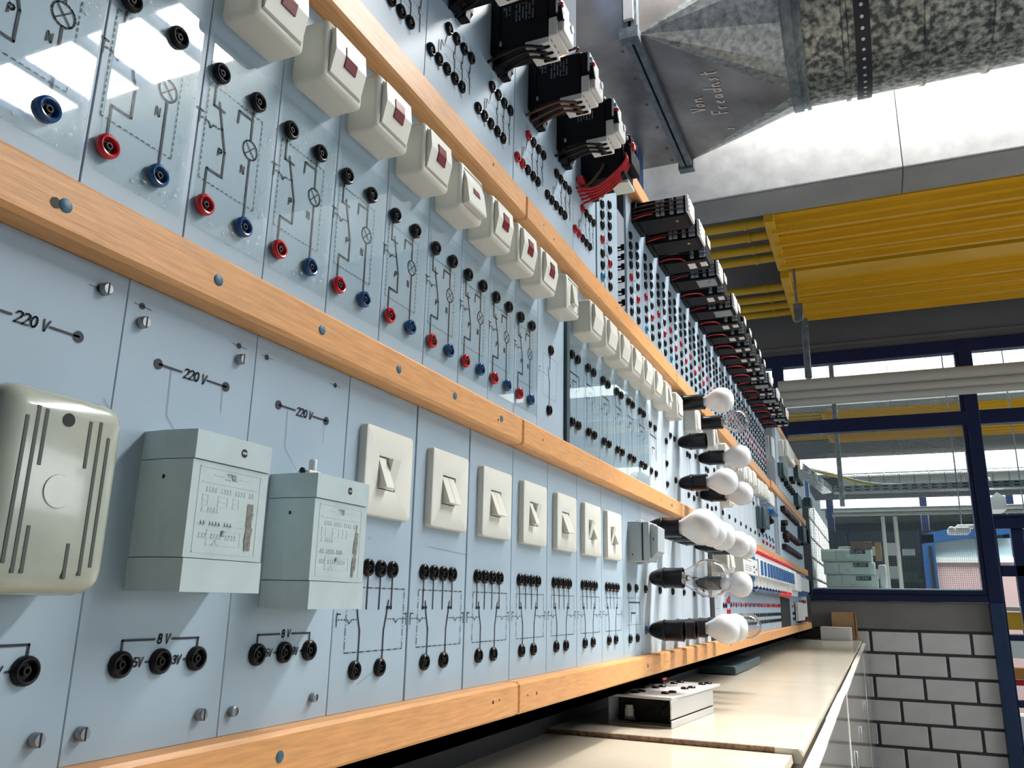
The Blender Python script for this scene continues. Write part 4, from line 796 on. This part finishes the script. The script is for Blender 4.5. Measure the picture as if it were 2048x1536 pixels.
# ---- lamp holders and bulbs
HOLD = MB().lathe([(.018, 0), (.026, .006), (.033, .018), (.042, .045), (.046, .062), (.0475, .064), (.0475, .15), (.0485, .152), (.0485, .160), (.0435, .160), (.042, .10), (.0005, .10)], seg=24, cap=False).mesh('body', 'black')
RIM = MB().lathe([(.048, .066), (.0497, .068), (.0497, .074), (.048, .076)], seg=24, cap=False).mesh('thread_ring', 'black')
SQH = MB().lathe([(.045, 0), (.047, .004), (.047, .05), (.0455, .052), (.0455, .152), (.047, .154), (.047, .160), (.042, .160), (.041, .10), (.0005, .10)], seg=24, cap=False).mesh('body', 'black')
def bulbprof(s, L0=.145): return [(r, x) if x < .165 else (r*1.10, .16+(x-.16)*1.08) for r, x in [(.028*s, L0), (.030*s, .160), (.036*s, .178), (.050*s, .200), (.064*s, .222), (.0695*s, .245), (.068*s, .268), (.058*s, .292), (.040*s, .309), (.020*s, .3165), (.0006, .318)]]
def shell(p): return p+[(max(r-.0012, .0004), x-.0010 if x > .25 else x) for r, x in p[::-1]]
def bigp(k=1.16, l=1.32): return [(r*k, x if x < .17 else .17+(x-.17)*l) for r, x in bulbprof(1)]
OPAL = MB().lathe(bulbprof(1), seg=32, cap=False).mesh('globe', 'opal'); CLEAR = MB().lathe(shell(bulbprof(1)), seg=32, cap=False).mesh('globe', 'clear')
BIG = MB().lathe(shell(bigp()), seg=36, cap=False).mesh('globe', 'clear'); BOP = MB().lathe(bigp(1.14, 1.08), seg=36, cap=False).mesh('globe', 'opal')
CAP = MB().lathe([(.026, .11), (.026, .15), (.029, .152), (.029, .160), (.027, .163)], seg=20).mesh('screw_cap', 'brass')
def stem_mesh(k):
    m = MB().lathe([(.017*k, .158), (.013*k, .185), (.006*k, .205), (.0055*k, .225)], seg=10); return m.mesh('glass_stem', 'clear')
def fil_mesh(k):
    m = MB(); m.tube([(.20, -.006, 0), (.235*k, -.02*k, .0)], .0010, 4, sub=1); m.tube([(.20, .006, 0), (.235*k, .02*k, .0)], .0010, 4, sub=1); m.tube([(.235*k, -.02*k, 0), (.243*k, 0, .004), (.235*k, .02*k, 0)], .0012, 4)
    return m.mesh('filament', 'filament')
def lamp(y, z, kind, lab, lab2, sq=False):
    t = thing('lamp_holder', (0, y, z), lab, 'lamp holder', 'black lamp holders'); put('body', SQH if sq else HOLD, t, (0, y, z))
    if not sq: put('thread_ring', RIM, t, (0, y, z))
    if kind:
        b = thing('light_bulb', (.15, y, z), lab2, 'light bulb', 'bulbs in the black holders')
        put('globe', {'o': OPAL, 'c': CLEAR, 'B': BIG, 'O': BOP}[kind], b, (0, y, z)); put('screw_cap', CAP, b, (0, y, z))
        if kind in 'cB': put('glass_stem', stem_mesh(1.0), b, (0, y, z)); put('filament', fil_mesh(1.0 if kind == 'c' else 1.12), b, (0, y, z))
LR = {'upper': 1.155, 'middle': .925, 'lower': .682}
lamp(4.735, 1.155, 'o', 'black cylindrical holder of the topmost opal bulb', 'topmost opal bulb, in front of the upper rail', True)
lamp(5.35, 1.160, 'c', 'black cylindrical holder of the small clear bulb', 'small clear bulb just below the topmost opal bulb', True)
lamp(4.737, .922, None, 'empty black lamp holder in the left lamp column of the middle row', '')
lamp(5.35, .927, 'o', 'black lamp holder in the middle of the right lamp column', 'opal bulb alone beside the cream box switches, right of the empty middle holder')
lamp(4.727, .680, 'o', 'black lamp holder low in the left lamp column of the middle row', 'warm opal bulb low in the left column of the middle row')
lamp(5.356, .690, 'o', 'black lamp holder low in the right lamp column of the middle row', 'opal bulb low in the right column of the middle row, partly behind another')
YL = [3.96, 4.25, 4.53, 4.82, 5.10, 5.38]
for i, y in enumerate(YL):
    if i != 3: lamp(y, .358, 'O' if i == 0 else 'o', ORD[i]+' lamp holder from the left in the top line of bottom row lamps', ORD[i if i < 3 else i-1]+' opal bulb from the front in the overlapping top line')
lamp(3.985, .122, 'B', 'black lamp holder of the large clear bulb', 'large clear bulb with a visible filament in the bottom row')
lamp(5.10, .122, 'o', 'black lamp holder behind the large clear bulb', 'opal bulb directly behind the large clear bulb')
for i, y in enumerate(YL):
    k = (None, None, 'o', 'o', None, 'c')[i]
    lamp(y, -.118, k, ORD[i]+('' if k else ' empty')+' lamp holder from the left in the lowest line of lamps', {2: 'front opal bulb of the lowest line', 3: 'second opal bulb of the lowest line', 5: 'clear bulb at the end of the lowest line'}.get(i, ''))
# ---- contactors with overload relays (top row, near)
def wires(t, paths, m, r=.0052):
    for p in paths: MB().tube(p, r, 6, 0, 4).build('wire', m, t)
def contactor(y0, lab, wm):
    z0 = 1.715; t = thing('contactor', (0, y0, z0), lab, 'contactor', 'contactors with overload relays'); y1 = y0+.108
    MB().prism([(0, z0-.01), (.018, z0-.028), (.03, z0-.012), (.03, z0+.185), (0, z0+.185)], y0-.006, y1+.006, 'y').build('base', 'blackm', t)
    MB().rbox(.02, .198, y0, y1, z0, z0+.172, .006, 1).build('housing', 'blackm', t)
    MB().rbox(.195, .222, y0+.002, y1-.002, z0+.074, z0+.168, .004, 1).build('upper_front', 'blackm', t)
    wb = MB().rbox(.197, .228, y0+.001, y1-.001, z0+.004, z0+.072, .003, 1).rbox(.226, .246, y0+.010, y1-.001, z0+.018, z0+.092, .004, 1).build('relay_front', 'white', t)
    MB().rbox(.222, .231, y0-.001, y1-.004, z0+.085, z0+.160, .002, 1).build('side_strip', 'white', t)
    MB().prism([(.228, z0+.055), (.248, z0+.055), (.242, z0+.105), (.228, z0+.105)], y0, y0+.014, 'y').build('dark_cover', 'blackm', t)
    MB().lathe([(.009, .228), (.009, .243), (.006, .246)], (0, y0+.008, z0+.112), 'x', 12).build('reset_button', 'red', t)
    MB().lathe([(.008, .228), (.008, .238)], (0, y0+.008, z0+.134), 'x', 12).build('current_dial', 'lblue', t)
    MB().lathe([(.014, .261), (.013, .266)], (-.016, y0+.085, z0+.075), 'x', 14).build('dial', 'greyl', t)
    tb = MB().rbox(.118, .200, y0+.002, y1-.002, z0-.016, z0+.006, .002, 1).build('terminal_block', 'white', t)
    for k in range(3):
        y = y0+.022+k*.032; MB().rbox(.150, .196, y-.006, y+.006, z0-.022, z0-.006, .004, 1).build('clamp', 'blackm', tb)
        for zz in (0, ): MB().lathe([(.008, .199), (.008, .2010)], (0, y, z0+.008), 'x', 10).build('screw_hole', 'hole', tb)
    for k in range(3):
        y = y0+.022+k*.032; MB().rbox(.130, .195, y-.010, y+.010, z0+.168, z0+.182, .003, 1).build('top_terminal', 'white', t)
    pr = MB()
    for r in range(9):
        if r in (2,): continue
        n = 9 if r > 2 else 5
        for k in range(n):
            x = .050+r*.0115; z = z0+.155-k*.0075
            if (k*3+r*5) % 7: pr.add([(x, y0-.0006, z), (x+.005, y0-.0006, z), (x+.005, y0-.0006, z-.005), (x, y0-.0006, z-.005)], [(0, 1, 2, 3)])
    tm = MB().text('M', 0, 0, .014, .0022, 0, slant=0); pr.add([(.040+.014-p[2], y0-.0006, z0+.152-p[1]) for p in tm.v], [f[::-1] for f in tm.f])
    pr.build('rating_print', 'term', t)
    MB().lathe([(.010, 0), (.008, -.003)], (.030, y0-.0002, z0+.022), 'y', 12).build('mount_screw', 'screw', t)
    wires(t, [[(.175, y0+.022+.032*k, z0-.016), (.165, y0+.004+.03*k, z0-.024), (.12, y0-.02+.03*k, z0-.026), (.06, y0-.03+.035*k, z0-.044), (.0, y0-.022+.04*k, z0-.052)] for k in range(3)], wm)
    wires(t, [[(.17, y0+.022+.032*k, z0+.180), (.175, y0+.03+.03*k, z0+.212), (.12, y0+.05+.03*k, z0+.225), (.04, y0+.05+.035*k, z0+.20), (.0, y0+.05+.035*k, z0+.19)] for k in range(3)], wm)
    for k in range(2): MB().rbox(0, .03, y0+.015+.05*k, y0+.05+.05*k, z0-.052, z0-.012, .003, 1).build('wire_bracket', 'blackm', t)
contactor(1.752, 'contactor cut off by the upper frame edge, only its wires and foot showing', 'black'); contactor(2.058, 'contactor nearest the upper edge with black wires, left of the brown wired one', 'black')
contactor(2.378, 'contactor with brown wires, second of the white-fronted ones', 'brown'); contactor(2.672, 'contactor with black wires, third of the white-fronted ones', 'black')
# starter with red wires
y0, z0 = 2.965, 1.715
t = thing('motor_starter', (0, y0, z0), 'black starter with a bunch of red wires beside the white-fronted contactors', 'starter')
MB().prism([(0, z0-.02), (.03, z0-.02), (.03, z0+.20), (0, z0+.20)], y0-.004, y0+.16, 'y').build('base', 'blackm', t)
MB().rbox(.02, .185, y0, y0+.15, z0, z0+.17, .006, 1).build('housing', 'blackm', t); MB().rbox(.18, .215, y0+.01, y0+.15, z0+.05, z0+.13, .004, 1).build('front', 'blackm', t)
MB().rbox(.13, .20, y0+.02, y0+.13, z0+.168, z0+.185, .004, 1).build('clear_cover', 'greyl', t); MB().rbox(.20, .225, y0+.02, y0+.05, z0+.12, z0+.15, .004, 1).build('red_lever', 'red', t); MB().rbox(.11, .19, y0+.05, y0+.15, z0-.013, z0+.002, .003, 1).build('label', 'drawer', t)
for k in range(4): MB().rbox(.16, .21, y0+.03+.03*k, y0+.045+.03*k, z0+.15, z0+.195, .003, 1).build('terminal', 'blackm', t)
wires(t, [[(.19, y0+.01+.012*k, z0+.10), (.20, y0-.02+.012*k, z0+.05), (.15, y0-.03+.018*k, z0-.01), (.07, y0-.03+.02*k, z0-.055), (0, y0-.07+.024*k, z0-.065-.006*k)] for k in range(5)], 'redw')
wires(t, [[(.10, y0-.004, z0+.06-.008*k), (.09, y0-.02, z0+.02), (.05, y0-.02, z0-.02), (0, y0-.02+.01*k, z0-.04)] for k in range(3)], 'brown')
MB().rbox(0, .03, y0-.07, y0-.03, z0-.035, z0-.01, .003, 1).build('red_bracket', 'red', t)
# ---- turned contactors over the slim panels
def cturn(y0, lab, kind, wm='brown'):
    z0 = 1.895; w = .175; h = .108; t = thing('contactor', (0, y0, z0), lab, 'contactor', 'turned contactors above the slim panels'); y1 = y0+w
    MB().rbox(0, .025, y0-.008, y1+.006, z0-.006, z0+h+.004, .003, 1).build('base', 'blackm', t)
    MB().prism([(.02, z0+.004), (.05, z0), (.265-(.012 if kind == 'B' else 0), z0), (.285-(.016 if kind == 'B' else 0), z0+.014), (.285-(.016 if kind == 'B' else 0), z0+h), (.02, z0+h)], y0+.012, y1-.01, 'y').build('housing', 'blackm', t)
    if kind == 'A': MB().rbox(.276, .292, y0+.004, y1-.012, z0+.012, z0+h-.002, .003, 1).build('terminal_front', 'white', t)
    sh = MB()
    for k in range(4 if kind == 'A' else 0): sh.lathe([(.0065, .2915), (.0065, .2930)], (0, y0+.02, z0+.024+.0235*k), 'x', 8)
    if sh.v: sh.build('screw_hole', 'hole', t)['kind'] = 'stuff'
    xs = (.125, .150, .196, .232) if kind == 'A' else (.18, .232)
    for x in xs:
        for k in range(4): MB().rbox(x, x+.020+(.014 if x > .22 else 0), y0-.001, y0+.014, z0+.014+.0235*k, z0+.031+.0235*k, .0015, 1, sm=False).build('terminal', 'term', t)
    if kind == 'A':
        MB().rbox(.214, .226, y0+.06, y0+.075, z0-.0012, z0+.002, .0005, 1).build('mark', 'yellowp', t)
        if y0 > 4.2: MB().rbox(.15, .262, y0+.03, y1-.03, z0-.0012, z0+.002, .0005, 1).build('rating_plate', 'term', t)
        wires(t, [[(.005, y0-.006, z0+.030+.022*k), (.07, y0-.010, z0+.033+.022*k), (.13, y0-.008, z0+.036+.0215*k), (.235, y0-.003, z0+.036+.0225*k)] for k in range(3)], wm, .0026)
        wires(t, [[(.005, y0-.006, z0+.012), (.06, y0-.010, z0+.022), (.11, y0-.006, z0+.026)]], 'redw', .0034)
    else:
        MB().rbox(.155, .197, y0+.05, y0+.125, z0-.0015, z0+.002, .0005, 1).build('paper_label', 'white2', t); MB().rbox(.225, .262, y0+.05, y0+.11, z0-.0015, z0+.002, .0005, 1).build('paper_label', 'white2', t)
        MB().rbox(.245, .268, y0+.03, y1-.02, z0+h-.004, z0+h+.045, .003, 1).build('aux_block', 'blackm', t); MB().rbox(.268, .274, y0+.05, y1-.03, z0+h, z0+h+.05, .002, 1).build('aux_front', 'white', t)
        wires(t, [[(.005, y0-.006, z0+.010), (.05, y0-.014, z0+.018), (.12, y0-.012, z0+.014), (.150, y0+.01, z0+.004)]], 'redw', .0036)
        wires(t, [[(.006, y0-.006, z0+.04+.02*k), (.08, y0-.014, z0+.045+.02*k), (.19, y0-.004, z0+.04+.022*k)] for k in range(2)], 'blackm', .003)
KS = 'AABABABBBBBBABABBAB'
for i, y in enumerate(YC0):
    if i < 19: cturn(y+.113, ORD[i]+' black contactor over the slim panels, '+('with four wired terminals' if KS[i] == 'A' else 'with white paper labels underneath'), KS[i], 'bluew' if i == 3 else 'brown' if i < 3 else 'blackm')
# ---- breakers in the bottom row
t = thing('residual_current_breaker', (0, 6.1, .24), 'large pale breaker with blue top and test marks, first of the breaker row', 'breaker')
MB().rbox(.002, .10, 6.10, 6.86, .15, .43, .006, 1).build('body', 'white', t); MB().rbox(.09, .145, 6.10, 6.86, .225, .345, .004, 1).build('front', 'white', t)
MB().prism([(.02, .43), (.10, .43), (.13, .37), (.13, .347), (.09, .347), (.02, .40)], 6.12, 6.86, 'y').build('blue_top', 'mcbblue', t); MB().prism([(.02, .16), (.10, .16), (.12, .2), (.12, .224), (.09, .224)], 6.30, 6.86, 'y').build('blue_foot', 'mcbblue', t)
m = MB()
for z in (.325, .285, .27, .255): m.line([(6.2, z), (6.30, z)], .004, .1456); m.line([(6.34, z), (6.5, z)], .004, .1456)
for y, z in ((6.62, .29), (6.62, .25), (6.75, .275)): m.line([(y, z), (y+.06, z)], .014, .1456)
m.build('printed_marks', 'ink', t)
for i in range(13):
    y = 7.0+.235*i; t = thing('miniature_breaker', (0, y, .2), ORD[i]+' blue-levered breaker from the left in the bottom row', 'breaker', 'miniature breakers')
    MB().rbox(0, .10, y, y+.225, .15, .43, .004, 1, sm=False).build('body', 'white', t); MB().rbox(.095, .140, y+.004, y+.221, .23, .375, .004, 1, sm=False).build('front', 'white', t)
    MB().rbox(.138, .150, y+.10 if i < 3 else y+.06, y+.19, .245, .362, .003, 1, sm=False).build('lever', 'mcbblue' if i < 3 else 'bluef', t)
    wm = 'redw' if i > 7 else 'bluew'
    MB().tube([(.09, y+.1, .16), (.11, y+.08, .13), (.08, y+.05, .12)], .012, 5).build('lower_wire', wm, t)
    for k in range(2): MB().tube([(.09, y+.04+.12*k, .42), (.12, y+.06+.12*k, .448), (.07, y+.10+.12*k, .455)], .012, 5).build('upper_wire', 'redw', t)
tag(MB().tube([(.06, 6.8, .145), (.075, 7.6, .13), (.06, 8.5, .128), (.07, 8.9, .125)], .024, 6).build('wire_loom', 'bluew'), 'dark blue wire loom lying under the breakers', 'wires')
tag(MB().tube([(.06, 8.9, .13), (.075, 9.5, .118), (.06, 10.1, .11)], .024, 6).build('wire_loom', 'redw'), 'red wire loom lying under the breakers, right of the blue one', 'wires')
t = thing('relay_plate', (0, 10.2, .2), 'wide white switch unit right of the breaker row', 'switch unit')
MB().rbox(.0, .10, 10.12, 10.95, .12, .42, .008, 1).build('body', 'white', t); MB().rbox(.10, .145, 10.15, 10.95, .18, .38, .006, 1).build('front', 'white', t)
t = thing('terminal_module', (0, 11.2, .2), 'pale module with blue ends beyond the white switch unit', 'module')
MB().rbox(.012, .12, 11.0, 12.6, .20, .37, .006, 1).build('body', 'greyl', t); MB().prism([(.012, .37), (.11, .37), (.09, .41), (.012, .41)], 11.0, 12.5, 'y').build('blue_top', 'mcbblue', t); MB().prism([(.012, .14), (.08, .14), (.11, .2), (.012, .2)], 11.0, 12.6, 'y').build('blue_foot', 'mcbblue', t); MB().rbox(.02, .15, 12.62, 12.80, .17, .36, .02, 1).build('end_handle', 'blackm', t)
t = thing('relay_plate', (0, 11.6, -.1), 'low white relay plate with red clamps at the far end of the bottom row', 'relay')
MB().rbox(.01, .05, 11.45, 12.9, -.175, .06, .006, 1).build('plate', 'white', t); MB().rbox(.02, .06, 11.6, 12.6, -.20, -.175, .004, 1).build('lower_strip', 'lens', t); MB().rbox(.03, .07, 12.2, 12.5, .05, .09, .004, 1).build('clamp', 'red', t); MB().rbox(.03, .07, 12.45, 12.75, -.19, -.13, .004, 1).build('clamp', 'lens', t)
# ---- boxes on the far middle and top rows
def wbox(o, d, m, nm, lab, cat, ear=True):
    x, y, z = o; t = thing(nm, o, lab, cat); MB().rbox(x, x+d[0]*.62, y, y+d[1], z, z+d[2], .008, 1, edges='front').build('body', m, t); MB().rbox(x+d[0]*.64, x+d[0], y+.005, y+d[1]-.005, z+.004, z+d[2]-.004, .008, 1).build('lid', m, t)
    if ear: MB().lathe([(.02, 0), (.02, -.035), (.012, -.04)], (x+d[0]*.4, y+d[1]/2, z), 'z', 10).build('cable_gland', 'blackm', t)
wbox((0, 9.24, 1.58), (.075, .26, .24), 'greyl', 'wall_box', 'long pale grey box standing in the dark gap of the top row', 'box', False)
wbox((.07, 9.90, 1.69), (.11, .9, .20), 'cream', 'wall_box', 'cream box on the far top row board, beside the rail end', 'box', False)
wbox((.07, 9.70, 1.44), (.07, .5, .155), 'slate', 'timer_box', 'left dark timer box on the far top row board', 'timer'); wbox((.07, 11.9, 1.72), (.06, .9, .19), 'slate', 'timer_box', 'right dark timer box on the far top row board', 'timer'); wbox((.07, 11.6, 1.32), (.06, .5, .17), 'slate', 'timer_box', 'lower dark timer box on the far top row board', 'timer')
wbox((0, 8.1, .72), (.085, .36, .20), 'slate', 'timer_box', 'slate box on the middle row, left of the blue clipped plate', 'timer'); wbox((0, 8.55, .99), (.09, .42, .14), 'white', 'wall_box', 'white plate box with a blue edge on the middle row', 'box', False)
wbox((.045, 12.2, .88), (.08, .55, .22), 'slate', 'timer_box', 'black relay box at the far end of the middle row', 'timer'); wbox((.045, 12.85, .9), (.10, .3, .2), 'blackm', 'timer_box', 'small black box at the very end of the middle row', 'timer', False)
wbox((.10, 12.95, 1.45), (.10, .35, .13), 'slate', 'signal_box', 'small green lit box at the end of the far top board', 'box', False)
t = thing('wire_clamp', (0, 8.6, .86), 'bright blue clamp with loose black wires on the middle row', 'clamp'); MB().rbox(.02, .13, 8.5, 8.9, .89, .94, .02, 2).build('body', 'mcbblue', t); wires(t, [[(.05, 8.5+.1*k, .89), (.09, 8.45+.1*k, .83), (.04, 8.5+.1*k, .81)] for k in range(4)], 'blackm', .008)
# ================================================================== BENCH
BZ = -.505
t = thing('worktop', (0, 3.4, BZ), 'beige laminate worktop under the boards, with a raw chipboard end edge', 'worktop')
for a, b in ((3.415, 6.28), (6.286, 10.3), (10.306, 15.28)):
    MB().prism([(-.6, BZ-.05), (.690, BZ-.05), (.698, BZ-.03), (.697, BZ-.008), (.685, BZ), (-.6, BZ)], a, b, 'y').build('board', 'bench', t)
MB().box(-.6, .60, 3.405, 3.4155, BZ-.05, BZ-.001).build('raw_edge', 'chip', t); MB().prism([(.60, BZ-.05), (.69, BZ-.05), (.697, BZ-.02), (.685, BZ), (.60, BZ)], 3.405, 3.4155, 'y').build('edge_band', 'cabtop', t)
t = thing('worktop', (0, 2, -.54), 'lower beige worktop at the bottom of the photo, next to the chipboard edge', 'worktop')
MB().prism([(-.6, -.57), (.655, -.57), (.665, -.55), (.660, -.526), (-.6, -.523)], .2, 3.403, 'y').build('board', 'bench', t)
CE = [1.6, 3.18, 4.62, 6.12, 8.9, 12.1, 15.2]
for i, (a, b) in enumerate(zip(CE, CE[1:])):
    t = thing('base_cabinet', (.3, a, -2.7), ORD[i]+' base cabinet from the front, under the bench edge', 'cabinet', 'base cabinets')
    MB().box(-.5, .655, a+.004, b-.004, -2.72, -.60 if i else -.62).build('carcass', 'cabtop', t)
    f = .755+.004*(i % 2)
    MB().rbox(f-.048, f, a+.006, b-.006, -2.55, -.541 if i else -.60, .004, 1).build('door', 'cab', t)
    n = 2 if i in (1, 2, 3) else 1
    for k in range(n):
        y = a+(b-a)*((k+.5)/n); h = MB().rbox(f, f+.012, y-.012, y+.012, -1.12, -.99, .004, 1).build('handle', 'alu', t); MB().box(f+.0121, f+.0128, y-.004, y+.004, -1.10, -1.01).build('grip', 'hole', h)
    MB().rbox(f-.047, f-.001, a+.006, b-.006, -.5408 if i else -.5998, -.536 if i else -.595, .001, 1).build('top_edge', 'cabtop', t)
# control box on the bench
CO = (.165, 3.64, BZ)
t = thing('control_box', CO, 'open fronted aluminium control box with coloured buttons on the bench', 'control box')
ox, oy = CO[0], CO[1]; y0, y1, x0, x1 = oy+.008, oy+.655, ox-.29, ox-.004; zt = -.3925
MB().rbox(x0, x1, y0, y1, BZ, BZ+.006, .002, 1).build('floor_plate', 'alu', t)
MB().rbox(x1-.008, x1, y0, y1, BZ+.036, zt, .004, 1).build('side_wall', 'alu', t); MB().rbox(x1-.006, x1+.001, y0, y1, BZ, BZ+.031, .004, 1).build('side_skirt', 'alu', t); MB().rbox(x1-.012, x1-.006, y0+.002, y1, BZ+.02, BZ+.045, .001, 1).build('groove', 'hole', t)
MB().rbox(x0, x0+.008, y0, y1, BZ, zt, .003, 1).build('side_wall', 'grey', t); MB().rbox(x0, x1, y1-.01, y1, BZ, zt, .002, 1).build('back_wall', 'alu', t)
MB().rbox(x0+.01, x1-.012, y0+.10, y0+.11, BZ+.006, zt-.002, .001, 1).build('dark_inside', 'hole', t)
MB().rbox(ox-.305, ox, oy, oy+.78, zt+.0005, zt+.0125, .002, 1).build('lid', 'lid', t)
MB().lathe([(.02, 0), (.02, .03), (.017, .032), (.017, .045)], (ox-.215, y0+.06, BZ+.03), 'z', 12).build('cap', 'greyl', t); MB().rbox(ox-.235, ox-.195, y0+.04, y0+.085, BZ+.006, BZ+.03, .004, 1).build('terminal', 'term', t)
wires(t, [[(ox-.16, y0+.06, BZ+.02), (ox-.12, y0+.03, BZ+.06), (ox-.08, y0+.04, BZ+.05), (ox-.05, y0+.08, BZ+.09)], [(ox-.265, y0+.05, BZ+.03), (ox-.22, y0+.02, BZ+.02), (ox-.16, y0+.05, BZ+.012)], [(ox-.14, y0+.08, BZ+.05), (ox-.09, y0+.04, BZ+.08), (ox-.04, y0+.04, BZ+.06)]], 'blackm', .004)
ZL = zt+.0125
for (x, y, m) in ((-.247, .075, 'green'), (-.246, .338, 'black'), (-.247, .606, 'red')):
    bs = MB().rbox(ox+x-.026, ox+x+.026, oy+y-.045, oy+y+.045, ZL, ZL+.012, .005, 1).build('button_base', 'black', t); MB().rbox(ox+x-.017, ox+x+.017, oy+y-.030, oy+y+.030, ZL+.012, ZL+.028, .004, 1).build('button', m, bs)
PJ = MB().lathe([(.0185, 0), (.0185, .006), (.015, .009), (.009, .009), (.009, .002), (.0005, .002)], axis='z', seg=16, cap=False).mesh('jack_socket', 'black')
for (x, y) in ((-.192, .085), (-.185, .148), (-.072, .136), (-.060, .200), (-.192, .353), (-.182, .420), (-.066, .400), (-.054, .470), (-.186, .612), (-.180, .695), (-.062, .668), (-.050, .738)): put('jack_socket', PJ, t, (ox+x, oy+y, ZL))
t.rotation_euler = (0, 0, math.radians(-5.3))
tag(MB().rbox(-.35, -.02, 6.6, 8.0, BZ+.001, BZ+.07, .01, 1).build('instrument_case', 'slate'), 'flat dark instrument case lying on the bench under the bottom rail', 'case')
t = thing('white_box', (.33, 14.6, BZ), 'white cardboard box lying at the far end of the bench', 'box'); MB().rbox(.10, .56, 14.6, 15.0, BZ+.001, BZ+.19, .006, 1).build('body', 'white2', t); MB().rbox(.098, .562, 14.598, 15.0, BZ+.17, BZ+.202, .006, 1).build('lid', 'white2', t)
t = thing('cardboard_box', (.45, 15.1, BZ), 'brown cardboard box standing behind the white box on the bench', 'box'); MB().rbox(.26, .615, 15.06, 15.26, BZ+.001, BZ+.44, .006, 1).build('body', 'card', t); MB().prism([(.620, BZ+.001), (.648, BZ+.02), (.645, BZ+.36), (.620, BZ+.44)], 15.05, 15.07, 'y').build('side_flap', 'card', t); MB().box(.612, .6215, 15.05, 15.2, BZ+.05, BZ+.43).build('open_gap', 'hole', t)
